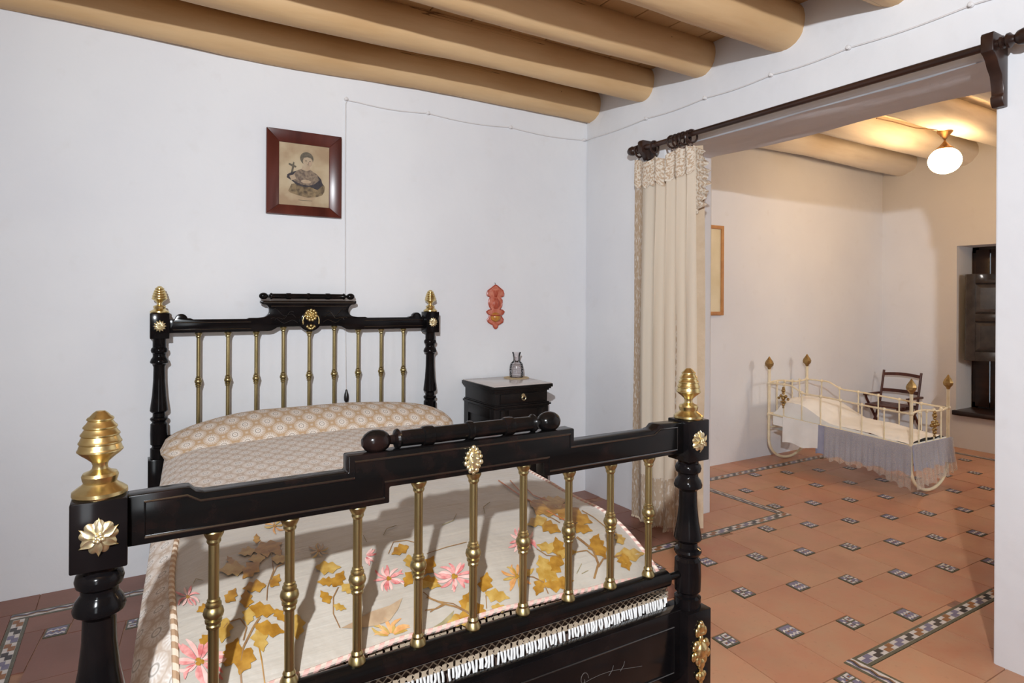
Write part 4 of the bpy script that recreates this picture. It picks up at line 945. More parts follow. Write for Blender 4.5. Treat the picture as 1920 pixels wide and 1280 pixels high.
mb.tube([((NX0 + NX1) / 2 + 0.014 * sin(a), NY0 - 0.022, 0.804 - 0.014 * cos(a)) for a in [2 * pi * i / 16 for i in range(16)]], 0.0028, 6, closed=True)
mb.build('ring_pull', 'pale_brass', dr)
do = MB(); do.box(NX0 + 0.03, NY0 - 0.010, 0.10, NX1 - 0.03, NY0 + 0.002, 0.735)
dob = do.build('door', 'ebonised_wood', ns, bevel=0.003)
mb = MB()
for (a, b, c_, d) in ((NX0 + 0.03, 0.10, NX0 + 0.085, 0.735), (NX1 - 0.085, 0.10, NX1 - 0.03, 0.735), (NX0 + 0.085, 0.10, NX1 - 0.085, 0.155), (NX0 + 0.085, 0.68, NX1 - 0.085, 0.735)): mb.box(a, NY0 - 0.018, b, c_, NY0 - 0.009, d)
mb.build('door_frame', 'ebonised_wood', dob, bevel=0.002)
mb = MB(); mb2 = MB()
for (a, b, c_, d) in ((NY0 + 0.0, 0.08, NY0 + 0.06, 0.742), (NY1 - 0.06, 0.08, NY1, 0.742), (NY0 + 0.06, 0.08, NY1 - 0.06, 0.14), (NY0 + 0.06, 0.68, NY1 - 0.06, 0.742)):
    mb.box(NX0 - 0.008, a, b, NX0 + 0.001, c_, d); mb2.box(NX1 - 0.001, a, b, NX1 + 0.008, c_, d)
mb.build('side_frame', 'ebonised_wood', ns, bevel=0.002); mb2.build('side_frame', 'ebonised_wood', ns, bevel=0.002)
q = hit(950, 704, 2, NZ); qx, qy = q.x, min(q.y, 3.57)
mb = MB(); n = 60
vs = [(qx, qy, NZ + 0.0035)] + [(qx + 0.082 * (1 + 0.035 * cos(10 * a)) * cos(a), qy + 0.082 * (1 + 0.035 * cos(10 * a)) * sin(a), NZ + 0.003) for a in [2 * pi * k / n for k in range(n)]] + [(qx + 0.084 * (1 + 0.035 * cos(10 * a)) * cos(a), qy + 0.084 * (1 + 0.035 * cos(10 * a)) * sin(a), NZ + 0.0003) for a in [2 * pi * k / n for k in range(n)]]
mb.add(vs, [(0, 1 + k, 1 + (k + 1) % n) for k in range(n)] + [(1 + k, 1 + n + k, 1 + n + (k + 1) % n, 1 + (k + 1) % n) for k in range(n)])
tag(mb.build('doily', 'crochet_tan'), 'small scalloped tan crochet doily under the glass carafe', 'doily')
cz = NZ + 0.004
cf = thing('carafe', 'clear glass water carafe with etched rings on the nightstand', 'carafe', (qx, qy, cz))
out = [(0.0, 0.0), (0.040, 0.0), (0.045, 0.003), (0.047, 0.02), (0.0475, 0.05), (0.045, 0.075), (0.040, 0.092), (0.031, 0.102), (0.022, 0.108), (0.0205, 0.120), (0.0215, 0.135), (0.025, 0.150), (0.031, 0.166)]
inn = [(0.029, 0.166), (0.0235, 0.150), (0.020, 0.135), (0.019, 0.120), (0.020, 0.109), (0.029, 0.100), (0.038, 0.090), (0.043, 0.074), (0.0455, 0.05), (0.045, 0.02), (0.042, 0.006), (0.0, 0.006)]
MB().lathe(out + inn, (qx, qy, cz), 'Z', 36).build('glass_body', 'thin_glass', cf, smooth=50)
mb = MB()
for h, r in ((0.012, 0.0472), (0.022, 0.0475), (0.060, 0.0470), (0.070, 0.0460), (0.080, 0.0440), (0.092, 0.0402)): mb.tube([(qx + r * cos(a), qy + r * sin(a), cz + h) for a in [2 * pi * i / 32 for i in range(32)]], 0.0011, 5, closed=True)
for k in range(12):
    a0 = 2 * pi * k / 12; mb.tube([(qx + 0.0477 * cos(a0 + t * 0.5), qy + 0.0477 * sin(a0 + t * 0.5), cz + 0.03 + 0.02 * abs(2 * t - 1)) for t in (0, 0.5, 1)], 0.0009, 5)
mb.build('etched_rings', 'glass_line', cf)

# ------------------------------------------------------------------ framed portrait
PX0, PX1, PZ0, PZ1, FWd = 0.632, 1.046, 1.876, 2.350, 0.068
pf = thing('framed_portrait', 'mahogany framed old print of a child figure holding a cross', 'picture', ((PX0 + PX1) / 2, YW, PZ0))
def fpiece(a, b, c_, d):   # mitred moulding: outer pair a-b, inner pair c-d (x, z)
    yb, yo, yi = YW - 0.002, YW - 0.030, YW - 0.018
    mb = MB(); pts = [a, b, c_, d]
    mb.add([(x, yb, z) for x, z in pts] + [(a[0], yo, a[1]), (b[0], yo, b[1]), (c_[0], yi, c_[1]), (d[0], yi, d[1])], [(0, 1, 2, 3), (7, 6, 5, 4), (0, 4, 5, 1), (1, 5, 6, 2), (2, 6, 7, 3), (3, 7, 4, 0)])
    mb.build('frame_rail', 'mahogany', pf, bevel=0.002)
o4 = [(PX0, PZ0), (PX1, PZ0), (PX1, PZ1), (PX0, PZ1)]; i4 = [(PX0 + FWd, PZ0 + FWd * 0.82), (PX1 - FWd, PZ0 + FWd * 0.82), (PX1 - FWd, PZ1 - FWd), (PX0 + FWd, PZ1 - FWd)]
for k in range(4): fpiece(o4[k], o4[(k + 1) % 4], i4[(k + 1) % 4], i4[k])
ix0, iz0, ix1, iz1 = i4[0][0], i4[0][1], i4[2][0], i4[2][1]
pr_ = MB().box(ix0 - 0.01, YW - 0.012, iz0 - 0.01, ix1 + 0.01, YW - 0.004, iz1 + 0.01).build('print', 'old_paper', pf)
lay = [0]
def ink_shape(name, pts, mat):
    lay[0] += 1; y = YW - 0.0122 - 0.00008 * lay[0]
    MB().add([(lerp(ix0, ix1, u), y, lerp(iz1, iz0, v)) for u, v in pts], [tuple(range(len(pts)))]).build(name, mat, pr_, smooth=0, fixn=False)
def ell(cx, cy, rx, ry, n=28, a0=0, a1=2 * pi): return [(cx + rx * cos(lerp(a0, a1, k / n)), cy + ry * sin(lerp(a0, a1, k / n))) for k in range(n if a1 - a0 > 6.2 else n + 1)]
ink_shape('cloud', [(0.20, 0.74), (0.24, 0.66), (0.40, 0.62), (0.60, 0.66), (0.78, 0.58), (0.86, 0.60), (0.92, 0.66), (0.90, 0.75), (0.86, 0.80), (0.74, 0.84), (0.55, 0.86), (0.36, 0.83), (0.22, 0.80), (0.18, 0.77)], 'ink_cloud')
ink_shape('mantle', [(0.60, 0.40), (0.74, 0.46), (0.84, 0.54), (0.87, 0.64), (0.76, 0.72), (0.62, 0.68), (0.48, 0.69), (0.34, 0.66), (0.24, 0.60), (0.15, 0.56), (0.16, 0.51), (0.24, 0.47), (0.34, 0.44), (0.44, 0.40)], 'ink_navy')
ink_shape('robe', [(0.38, 0.42), (0.48, 0.39), (0.62, 0.40), (0.76, 0.48), (0.80, 0.56), (0.70, 0.63), (0.60, 0.66), (0.42, 0.65), (0.28, 0.60), (0.26, 0.52), (0.32, 0.46)], 'ink_robe')
ink_shape('hands', ell(0.53, 0.60, 0.10, 0.03), 'ink_face')
ink_shape('sleeve', [(0.20, 0.53), (0.30, 0.50), (0.34, 0.57), (0.24, 0.60)], 'ink_face')
ink_shape('neck', [(0.46, 0.34), (0.60, 0.34), (0.62, 0.40), (0.54, 0.43), (0.44, 0.41)], 'ink_face')
ink_shape('hair', ell(0.545, 0.225, 0.135, 0.105), 'ink_grey')
ink_shape('face', ell(0.565, 0.275, 0.098, 0.090), 'ink_face')
ink_shape('cheek', ell(0.60, 0.30, 0.03, 0.022), 'ink_blush')
for (a, b, rx, ry) in ((0.53, 0.262, 0.020, 0.007), (0.608, 0.266, 0.018, 0.007), (0.575, 0.322, 0.020, 0.006), (0.582, 0.293, 0.008, 0.010)): ink_shape('features', ell(a, b, rx, ry, 14), 'ink_grey')
ink_shape('fringe_of_hair', [(0.44, 0.25), (0.45, 0.20), (0.52, 0.165), (0.60, 0.165), (0.65, 0.20), (0.665, 0.255), (0.63, 0.215), (0.56, 0.20), (0.49, 0.215)], 'ink_grey')
ink_shape('cross', [(0.23, 0.47), (0.255, 0.38), (0.185, 0.35), (0.19, 0.325), (0.26, 0.34), (0.275, 0.30), (0.30, 0.305), (0.295, 0.35), (0.34, 0.365), (0.33, 0.39), (0.29, 0.385), (0.27, 0.48)], 'ink_grey')
ink_shape('caption', [(0.38, 0.905), (0.66, 0.905), (0.66, 0.912), (0.38, 0.912)], 'ink_grey')
MB().box(ix0 - 0.004, YW - 0.0165, iz0 - 0.004, ix1 + 0.004, YW - 0.0155, iz1 + 0.004).build('glass_pane', 'clear_glass', pf)

# ------------------------------------------------------------------ coral ceramic stoup on the wall
hl = [(250, 100), (232, 114), (213, 128), (207, 145), (208, 158), (219, 161), (224, 168), (217, 182), (216, 200), (221, 218), (230, 232), (214, 236), (204, 245), (212, 257), (221, 263), (219, 275), (209, 288), (213, 302), (228, 311), (240, 316), (243, 328), (250, 336)]
sc_ = 0.3436; c0 = 254
hlw = []
for x, y in hl:
    p = hit(840 + (c0 - abs(c0 - x)) * sc_, 500 + y * sc_, 1, YW); pc = hit(840 + c0 * sc_, 500 + y * sc_, 1, YW); hlw.append((p.x - pc.x, p.z, pc.x))
scx = hlw[10][2]; outl = [(a, z) for a, z, _ in hlw]; outl = outl + [(-a, z) for a, z in reversed(outl)]
stp = thing('holy_water_stoup', 'coral red scalloped ceramic wall stoup hanging above the nightstand', 'wall ornament', (scx, YW, outl[len(hl) - 1][1]))
plate = MB().prism(outl, lambda a, b, d: (scx + a, d, b), YW - 0.002, YW - 0.014).build('plate', 'coral_ceramic', stp, bevel=0.003)
MB().tube([(scx + a * 0.96, YW - 0.015, b) for a, b in outl], 0.0038, 6, closed=True).build('rim', 'coral_rim', plate)
zc = hlw[8][1]; MB().ball((scx, YW - 0.010, zc), 0.034, 16, 12, 0, (0.85, 0.5, 1.05)).build('fluted_shell', 'coral_ceramic', stp)
mb = MB()
for k in range(5): mb.tube([(scx + (k - 2) * 0.012 * sin(pi * (i + 1) / 8), YW - 0.012 - 0.017 * sin(pi * (i + 1) / 8), zc - 0.034 + 0.068 * i / 6) for i in range(7)], 0.0022, 5)
for k in range(5): mb.tube([(scx + (k - 2) * 0.004, YW - 0.015, hlw[4][1] - 0.01), (scx + (k - 2) * 0.009, YW - 0.017, hlw[2][1])], 0.002, 5)
mb.build('ribs', 'coral_rim', stp)
zb = hlw[15][1]; mb = MB(); mb.ball((scx, YW - 0.012, zb), 0.040, 18, 12, 0, (0.95, 0.85, 0.8)); mb.build('basin', 'gilt_glaze', stp)
MB().tube([(scx + 0.040 * cos(pi * i / 12), YW - 0.012 - 0.036 * sin(pi * i / 12), zb + 0.014) for i in range(13)], 0.004, 6).build('basin_rim', 'coral_rim', stp)
MB().tube([(scx, YW - 0.004, outl[0][1] - 0.004), (scx, YW - 0.010, outl[0][1] + 0.008), (scx, YW - 0.002, outl[0][1] + 0.016)], 0.0018, 6).build('hook', 'black_plastic', stp)

# ------------------------------------------------------------------ electric cable with pear switch
cab = thing('electric_cable', 'thin white painted cable run along the walls down to a pear switch', 'cable', (1.08, YW, 0.8))
CZc = 2.583
pts = [(1.085, YW - 0.008, 0.86), (1.080, YW - 0.006, 1.3), (1.076, YW - 0.006, 2.0), (1.075, YW - 0.006, 2.56), (1.085, YW - 0.006, CZc - 0.005)]
for a, b in ((1.085, 1.6), (1.6, 2.21), (2.21, XW - 0.012)):
    for i in range(1, 9): t = i / 8; pts.append((lerp(a, b, t), YW - 0.007, CZc - 0.016 * sin(pi * t)))
ks = [YW - 0.012, 3.05, 2.56, 2.117, 1.70, 1.2, 0.6, 0.0]
for a, b in zip(ks, ks[1:]):
    for i in range(1, 9): t = i / 8; pts.append((XW - 0.007, lerp(a, b, t), CZc + 0.006 - 0.010 * sin(pi * t)))
MB().tube(pts, 0.0036, 6).build('cord', 'cable_white', cab)
for (x, y, ax) in [(1.6, YW, 'Y'), (2.21, YW, 'Y'), (XW - 0.03, YW, 'Y'), (1.076, YW, 'Y'), (1.085, YW, 'Z')] + [(XW, yy_, 'X') for yy_ in ks[1:]]:
    if ax == 'Y': MB().lathe([(0.010, 0.0), (0.010, -0.010), (0.007, -0.014), (0.007, -0.018), (0.010, -0.021), (0.006, -0.024)], (x, y, CZc), 'Y', 14).build('insulator_knob', 'cable_white', cab)
    elif ax == 'X': MB().lathe([(0.010, 0.0), (0.010, -0.010), (0.007, -0.014), (0.007, -0.018), (0.010, -0.021), (0.006, -0.024)], (x, y, CZc + 0.006), 'X', 14).build('insulator_knob', 'cable_white', cab)
MB().lathe([(0.003, 0.045), (0.006, 0.040), (0.0075, 0.030), (0.012, 0.018), (0.0145, 0.0), (0.0135, -0.018), (0.009, -0.028), (0.0, -0.031)], (1.085, YW - 0.018, 0.825), 'Z', 18).build('pear_switch', 'black_plastic', cab, smooth=60)

# ------------------------------------------------------------------ curtain rod, rings, curtain
RX, RZ = 2.775, 2.372
rod = thing('curtain_rod', 'dark turned wooden curtain rod on carved brackets above the doorway', 'curtain rod', (XW, 2.0, RZ))
MB().lathe([(0.0155, 1.06), (0.016, 1.5), (0.0155, 2.2), (0.016, 3.02)], (RX, 0, RZ), 'Y', 20).build('pole', 'dark_wood', rod)
fin = [(0.016, 0.0), (0.024, 0.004), (0.024, 0.012), (0.017, 0.016), (0.027, 0.022), (0.028, 0.030), (0.019, 0.036), (0.015, 0.042), (0.026, 0.052), (0.030, 0.066), (0.028, 0.085), (0.018, 0.104), (0.0, 0.112)]
MB().lathe([(r, 3.02 + h * 0.95) for r, h in fin], (RX, 0, RZ), 'Y', 20).build('finial', 'dark_wood', rod, smooth=40)
MB().lathe([(r, 1.07 - h * 1.15) for r, h in fin], (RX, 0, RZ), 'Y', 20).build('finial', 'dark_wood', rod, smooth=40)
def bracket(y, drop):
    prof_ = [(XW, RZ + 0.045), (RX - 0.022, RZ + 0.045), (RX - 0.030, RZ + 0.034), (RX - 0.030, RZ - 0.028), (RX - 0.012, RZ - 0.036), (RX + 0.004, RZ - 0.050), (RX + 0.022, RZ - 0.078), (RX + 0.045, RZ - 0.10 * drop / 0.2), (RX + 0.058, RZ - 0.145 * drop / 0.2), (RX + 0.060, RZ - 0.170 * drop / 0.2), (RX + 0.050, RZ - 0.180 * drop / 0.2), (RX + 0.052, RZ - 0.20 * drop / 0.2), (RX + 0.066, RZ - 0.215 * drop / 0.2), (XW, RZ - 0.215 * drop / 0.2)]
    MB().prism(prof_, lambda a, b, d: (a, y + d, b), -0.021, 0.021).build('bracket', 'dark_wood', rod, bevel=0.003)
bracket(1.10, 0.205); bracket(2.985, 0.13)
ringm = MB().tube([(0.036 * cos(a), 0, 0.036 * sin(a)) for a in [2 * pi * i / 24 for i in range(24)]], 0.0062, 8, closed=True).mesh('curtain_ring', 'dark_wood')
eyem = MB().tube([(0.006 * cos(a), 0, -0.047 + 0.008 * sin(a)) for a in [2 * pi * i / 14 for i in range(14)]], 0.002, 6, closed=True).mesh('eyelet', 'dark_wood')
RY = (3.025, 2.885, 2.735, 2.705, 2.672, 2.640, 2.610, 2.580)
for k, y in enumerate(RY):
    r_ = place('curtain_ring', ringm, None, (RX, y, RZ - 0.0145), (0, 0, rnd.uniform(-0.35, 0.35)))
    tag(r_, 'dark wooden curtain ring hanging right beside the rod end bracket' if k == 0 else ('single dark curtain ring spaced apart from its neighbours on the rod' if k == 1 else 'dark wooden curtain ring in the tight bunch over the doorway edge'), 'curtain ring', 'curtain rings on the rod')
    e_ = place('eyelet', eyem, r_, (RX, y, RZ - 0.0145), tuple(r_.rotation_euler))
ct = thing('curtain', 'cream lace edged curtain drawn to one side of the doorway', 'curtain', (RX, 2.8, 0))
CT0, CT1 = 2.304, 0.012
def ctop(u): # top edge dips between rings
    y = lerp(3.065, 2.575, u); d = 0
    for a, b in zip(RY, RY[1:]):
        if b <= y <= a: d = (a - b) * 0.22 * sin(pi * (a - y) / (a - b))
    return CT0 - d
def cpos(u, t, dx=0.0):
    """u across the cloth, t = 0 at the top"""
    y = lerp(lerp(3.065, 2.575, u), lerp(3.088, 2.56, u), t ** 0.7) 
    ph = 2 * pi * (5.2 * u ** 1.25); am = lerp(0.016, 0.034, min(1, t * 1.6)) * (0.35 + 0.65 * smoothstep(0.05, 0.5, u))
    x = RX + 0.008 + am * sin(ph + 0.5 * sin(3 * t)) + 0.006 * noise.noise((u * 9, t * 3, 2))
    y += 0.018 * cos(ph * 1.0) * min(1, t * 2) * smoothstep(0.1, 0.4, u)
    z = lerp(ctop(u), CT1 + 0.07 * smoothstep(0.5, 1.0, u), t)
    return (x - dx, y, z)
mb = MB(); mb.grid(110, 50, lambda u, v: cpos(u, v), uvfn=lambda u, v: (u, 1 - v))
mb.build('cloth', 'curtain_cloth', ct, smooth=180, fixn=False)
def val(u, v):
    sc2 = 0.148 + 0.026 * abs(sin(u * pi * 7)) + 0.02 * noise.noise((u * 8, 1, 0)); t = v * sc2 / 2.3
    x, y, z = cpos(u, t, 0.009 + 0.006 * sin(u * 47) * v); return (x, y, z + 0.004)
mb = MB(); mb.grid(110, 12, val, uvfn=lambda u, v: (u * 0.9, v * 0.25)); mb.build('lace_valance', 'curtain_lace', ct, smooth=180, fixn=False)
# frill of lace and the turned-back edge along the doorway side
def frill(u, v):
    t = 0.002 + 0.165 * v; x, y, z = cpos(1.0, t); wd = (0.105 * (0.55 + 0.45 * sin(pi * min(1, v * 1.08))) + 0.014 * sin(v * 38) * u) * (1 - 0.75 * smoothstep(0.88, 1.0, v))
    return (x + 0.012 * sin(v * 60) * u - 0.01 * u, y - wd * u, z - 0.03 * u)
mb = MB(); mb.grid(10, 60, frill, uvfn=lambda u, v: (u * 0.12, v * 0.5)); mb.build('lace_frill', 'curtain_lace', ct, smooth=180, fixn=False)
def back(u, v):
    x, y, z = cpos(1.0, v); return (x + 0.03 * u, y - 0.030 * u - 0.008 * u * sin(v * 5), z)
mb = MB(); mb.grid(8, 40, back, uvfn=lambda u, v: (0.02 + u * 0.1, 1 - v)); mb.build('turned_edge', 'curtain_tan', ct, smooth=180, fixn=False)
mb = MB()
for k in range(170):
    u = k / 169; x, y, z = cpos(u, 1.0)
    mb.tube([(x, y, z + 0.004), (x + rnd.uniform(-0.004, 0.004), y + rnd.uniform(-0.004, 0.004), max(0.0035, z - 0.045 * (0.8 if u > 0.3 else 0.2)))], 0.0016, 4)
tag(mb.build('hem_fringe', 'fringe_thread', ct), kind='stuff')

# ------------------------------------------------------------------ far room: cradle
YHd, YFt = 3.545, 2.385
def cx_n(y): return lerp(4.815, 4.785, (y - YFt) / (YHd - YFt))
def cx_f(y): return lerp(5.350, 5.325, (y - YFt) / (YHd - YFt))
cr = thing('cradle', 'cream enamelled iron rocking cradle with gilt finials in the far room', 'cradle', (5.07, 2.97, 0))
def endframe(y, ztop, zrail, zlow, zbar, nsp):
    xn, xf = cx_n(y), cx_f(y); r = 0.0115
    for x in (xn, xf):
        po = MB().tube([(x, y, 0.20), (x, y, ztop)], r, 10).build('post', 'cream_enamel', cr)
        mb = MB(); n = 8; zz = ztop
        prf = [(0.008, 0.0), (0.012, 0.006), (0.014, 0.014), (0.030, 0.034), (0.033, 0.052), (0.026, 0.072), (0.012, 0.094), (0.005, 0.108), (0.0, 0.114)]
        mb.lathe(prf, (x, y, zz), 'Z', 8, 0, Matrix.Diagonal((1.25, 1.05, 1))); mb.build('finial', 'gilt_bronze', po, smooth=20)
        for z in (zrail, zlow): MB().ball((x, y, z), 0.018, 10, 8).build('joint_knob', 'cream_enamel', po)
    c = (xn + xf) / 2; w_ = (xf - xn) / 2
    MB().tube([(c + w_ * cos(a), y, 0.20 + 0.188 * sin(a)) for a in [pi + pi * i / 28 for i in range(29)]], r, 10).build('rocker', 'cream_enamel', cr)
    rail = [(lerp(xn, xf, i / 12), y, zrail + 0.012 * sin(pi * i / 12 * 2)) for i in range(13)]
    MB().tube(rail, 0.008, 8).build('end_rail', 'cream_enamel', cr)
    MB().tube([(xn, y, zlow), (xf, y, zlow)], 0.008, 8).build('end_rail', 'cream_enamel', cr)
    MB().tube([(xn, y, zbar), (xf, y, zbar)], 0.007, 8).build('end_rail', 'cream_enamel', cr)
    for k in range(1, nsp + 1):
        x = lerp(xn, xf, k / (nsp + 1)); sp_ = MB().tube([(x, y, zlow), (x, y, zrail)], 0.0055, 8)
        for z in (zlow, zrail): sp_.ball((x, y, z), 0.013, 8, 6)
        sp_.build('spindle', 'cream_enamel', cr)
endframe(YHd, 0.808, 0.690, 0.420, 0.300, 4); endframe(YFt, 0.738, 0.598, 0.362, 0.33, 4)
def side_z(y):
    t = (YHd - y) / (YHd - YFt)
    return 0.690 - 0.004 * t - 0.055 * smoothstep(0.16, 0.30, t) - 0.035 * smoothstep(0.3, 1.0, t)
def low_z(y): return lerp(0.362, 0.420, (y - YFt) / (YHd - YFt))
for f in (cx_n, cx_f):
    ys = [lerp(YHd, YFt, i / 50) for i in range(51)]
    MB().tube([(f(y), y, side_z(y)) for y in ys], 0.007, 8).build('side_rail', 'cream_enamel', cr)
    MB().tube([(f(y), y, low_z(y)) for y in ys], 0.008, 8).build('side_rail', 'cream_enamel', cr)
    for k in range(1, 7):
        y = lerp(YHd, YFt, k / 7 - 0.02); sp_ = MB().tube([(f(y), y, low_z(y)), (f(y), y, side_z(y))], 0.0055, 8)
        for z in (low_z(y), side_z(y)): sp_.ball((f(y), y, z), 0.014, 8, 6)
        sp_.build('spindle', 'cream_enamel', cr)
def fleur(p, s, ax):
    mb = MB(); 
    def B(a, z, r, q=(1, 1, 1)): mb.ball((p[0] + (a * s if ax == 'x' else 0), p[1] + (a * s if ax == 'y' else 0), p[2] + z * s), r * s * 0.72, 8, 6, 0, q)
    for a, z, r in ((0, 0.5, .10), (0, .38, .14), (0, .25, .09), (-.14, .10, .11), (.14, .10, .11), (0, 0, .16), (-.26, -.02, .10), (.26, -.02, .10), (0, -.16, .10), (-.10, -.20, .08), (.10, -.20, .08), (0, -.32, .12), (0, -.46, .07)): B(a, z, r)
    mb.build('gilt_fleuron', 'gilt_bronze', cr, smooth=60)
yq = lerp(YHd, YFt, 1 / 7 - 0.02); fleur((cx_n(yq) - 0.006, yq, 0.575), 0.17, 'y'); fleur((5.13, YFt - 0.008, 0.49), 0.18, 'x')
# bedding of the cradle
def msurf(y): 
    t = (YHd - y) / (YHd - YFt); return low_z(y) + 0.035 + 0.115 * smoothstep(0.03, 0.12, t) * (1 - smoothstep(0.22, 0.50, t)) + 0.02 * sin(pi * t)
def sheet(u, v):
    y = lerp(YHd - 0.03, YFt + 0.005, v); x = lerp(cx_n(y) + 0.012, cx_f(y) - 0.012, u); e = abs(2 * u - 1)
    z = msurf(y) - 0.03 * e ** 4 + 0.008 * noise.noise((x * 9, y * 6, 0)) + 0.005 * noise.noise((x * 22, y * 14, 4))
    return (x, y, z)
mb = MB(); mb.grid(30, 60, sheet)
ny = 24
for f, o_ in ((cx_n, 0.012), (cx_f, -0.012)):
    mb.grid(ny, 3, lambda a, b: (f(lerp(YHd - 0.03, YFt + 0.005, a)) + o_, lerp(YHd - 0.03, YFt + 0.005, a), lerp(msurf(lerp(YHd - 0.03, YFt + 0.005, a)) - 0.03, low_z(lerp(YHd - 0.03, YFt + 0.005, a)) - 0.09, b)))
for y in (YHd - 0.03, YFt + 0.005):
    mb.grid(8, 3, lambda a, b: (lerp(cx_n(y) + 0.012, cx_f(y) - 0.012, a), y, lerp(msurf(y) - 0.02, low_z(y) - 0.09, b)))
mb.grid(4, 4, lambda a, b: (lerp(4.80, 5.33, a), lerp(YHd - 0.03, YFt + 0.005, b), 0.29))
tag(mb.build('cradle_mattress', 'white_sheet', smooth=60, fixn=False), 'white sheeted mattress with a low pillow inside the cradle', 'mattress')
def skirt(name, mat, y0, y1, z1f, xoff, pl, label, foot=False, amp=0.010):
    mb = MB()
    if not foot: mb.grid(90, 10, lambda a, b: (cx_n(lerp(y0, y1, a)) - 0.016 - xoff - amp * b * (0.6 + 0.5 * sin(a * pl)), lerp(y0, y1, a), lerp(low_z(lerp(y0, y1, a)) + 0.006, z1f(a), b)))
    else: mb.grid(70, 10, lambda a, b: (lerp(cx_n(YFt) - 0.02, cx_f(YFt) + 0.02, a), YFt - 0.016 - xoff - amp * 2 * b * (0.7 + 0.5 * sin(a * pl)), lerp(low_z(YFt) + 0.012, z1f(a), b)))
    o = mb.build(name, mat, smooth=180, fixn=False); tag(o, label, 'cloth'); return o
skirt('lilac_drape', 'lilac_cloth', 3.10, YFt - 0.01, lambda a: 0.165 + 0.01 * sin(a * 30), 0.0, 60, 'lilac blue cloth hanging along the side of the cradle')
skirt('lilac_valance', 'lilac_cloth', 0, 0, lambda a: 0.19 + 0.01 * sin(a * 25), 0.0, 45, 'lilac blue cloth hanging at the foot end of the cradle', True)
skirt('side_sheet', 'white_sheet', 3.40, 3.08, lambda a: 0.20 + 0.01 * sin(a * 8), 0.0, 14, 'plain white sheet hanging beside the lilac cloth on the cradle')
skirt('lace_skirt', 'sheer_lace', 3.02, YFt - 0.02, lambda a: lerp(0.14, 0.06, smoothstep(0.5, 1.0, a)) + 0.012 * sin(a * 55), 0.012, 95, 'sheer cream lace skirt hanging over the side of the cradle', False, 0.018)
skirt('lace_flounce', 'sheer_lace', 0, 0, lambda a: lerp(0.06, 0.13, a) + 0.012 * sin(a * 40), 0.012, 60, 'pleated sheer lace flounce falling from the foot end of the cradle', True, 0.016)

# ------------------------------------------------------------------ folding chair
ch = thing('folding_chair', 'small red brown wooden folding chair against the far wall', 'chair', (6.55, 3.42, 0))
CY0, CY1 = 3.225, 3.585
bk = lambda z: 6.615 + (z - 0.36) * 0.24      # rake of the back
for y in (CY0, CY1):
    MB().tube([(6.40, y, 0.0), (bk(0.20) - 0.06, y, 0.20), (bk(0.36), y, 0.36), (bk(0.70), y, 0.70)], 0.0115, 8).build('back_post', 'red_brown_wood', ch)
    yo = y + (0.026 if y > 3.4 else -0.026)
    MB().tube([(6.74, yo, 0.0), (6.60, yo, 0.20), (6.42, yo, 0.42), (6.40, yo, 0.46)], 0.0125, 8).build('leg', 'red_brown_wood', ch)
    MB().box(6.38, yo - 0.014, 0.455, 6.66, yo + 0.014, 0.475).build('arm', 'red_brown_wood', ch, bevel=0.004)
def crail(z, h, bow, nm):
    mb = MB(); mb.grid(14, 4, lambda a, b: (bk(z) - 0.008 + 0.02 * sin(pi * a), lerp(CY0, CY1, a), z + h * (b - 0.5) + bow * sin(pi * a)))
    mb.grid(14, 4, lambda a, b: (bk(z) + 0.008 + 0.02 * sin(pi * a), lerp(CY0, CY1, a), z + h * (b - 0.5) + bow * sin(pi * a)))
    mb.grid(14, 1, lambda a, b: (bk(z) - 0.008 + 0.016 * b + 0.02 * sin(pi * a), lerp(CY0, CY1, a), z + h * 0.5 + bow * sin(pi * a)))
    mb.grid(14, 1, lambda a, b: (bk(z) - 0.008 + 0.016 * b + 0.02 * sin(pi * a), lerp(CY0, CY1, a), z - h * 0.5 + bow * sin(pi * a)))
    mb.build(nm, 'red_brown_wood', ch)
crail(0.660, 0.030, 0.012, 'top_rail'); crail(0.500, 0.032, 0.004, 'middle_rail')
for k in range(5): MB().box(6.32 + 0.062 * k, CY0 + 0.012, 0.368, 6.32 + 0.062 * k + 0.054, CY1 - 0.012, 0.384).build('seat_slat', 'red_brown_wood', ch, bevel=0.003)
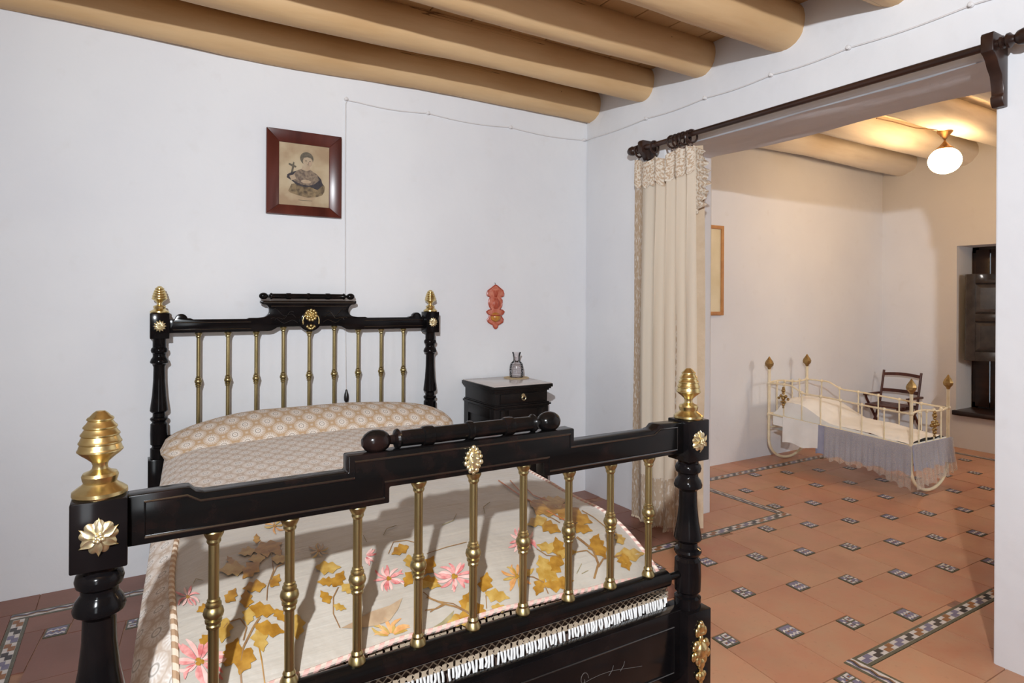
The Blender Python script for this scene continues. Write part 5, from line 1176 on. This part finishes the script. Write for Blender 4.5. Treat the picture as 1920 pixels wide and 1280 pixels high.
for y in (CY0 + 0.03, CY1 - 0.03): MB().box(6.31, y - 0.012, 0.345, 6.64, y + 0.012, 0.368).build('seat_rail', 'red_brown_wood', ch, bevel=0.003)
MB().tube([(6.655, CY0 - 0.026, 0.12), (6.655, CY1 + 0.026, 0.12)], 0.010, 8).build('stretcher', 'red_brown_wood', ch)

# ------------------------------------------------------------------ globe lamp of the far room
LXX, LYY = 5.40, 2.44
gl = thing('globe_lamp', 'glowing opal globe lamp on a bronze fitting under the far ceiling beam', 'ceiling lamp', (LXX, LYY, 2.72))
MB().lathe([(0.0, 2.745), (0.052, 2.742), (0.054, 2.725), (0.046, 2.715), (0.020, 2.685), (0.008, 2.665), (0.008, 2.655), (0.018, 2.640), (0.040, 2.615), (0.058, 2.600), (0.058, 2.590), (0.0, 2.588)], (LXX, LYY, 0), 'Z', 24).build('fitting', 'bronze', gl, smooth=40)
MB().ball((LXX, LYY, 2.503), 0.112, 28, 18, 0, (1, 1, 0.90)).build('globe', 'opal_glass', gl, smooth=180)
mb = MB(); mb.tube([(4.55, 2.50, 2.715), (4.8, 2.52, 2.735), (5.1, 2.51, 2.730), (5.33, 2.46, 2.735)], 0.004, 6); mb.build('supply_wire', 'bronze', gl)

# ------------------------------------------------------------------ framed sheet on the back wall of the far room
fx0, fx1, fz0, fz1 = 3.80, 4.345, 1.283, 2.047
fp = thing('framed_sheet', 'cream sheet in a thin light wood frame behind the curtain', 'picture', (4.07, YW, fz0))
for (a, b, c_, d) in ((fx0, fz0, fx0 + 0.03, fz1), (fx1 - 0.03, fz0, fx1, fz1), (fx0 + 0.03, fz0, fx1 - 0.03, fz0 + 0.03), (fx0 + 0.03, fz1 - 0.03, fx1 - 0.03, fz1)):
    MB().box(a, YW - 0.024, b, c_, YW - 0.002, d).build('frame_rail', 'light_wood_frame', fp, bevel=0.002)
MB().box(fx0 + 0.02, YW - 0.012, fz0 + 0.02, fx1 - 0.02, YW - 0.005, fz1 - 0.02).build('sheet', 'cream_print', fp)
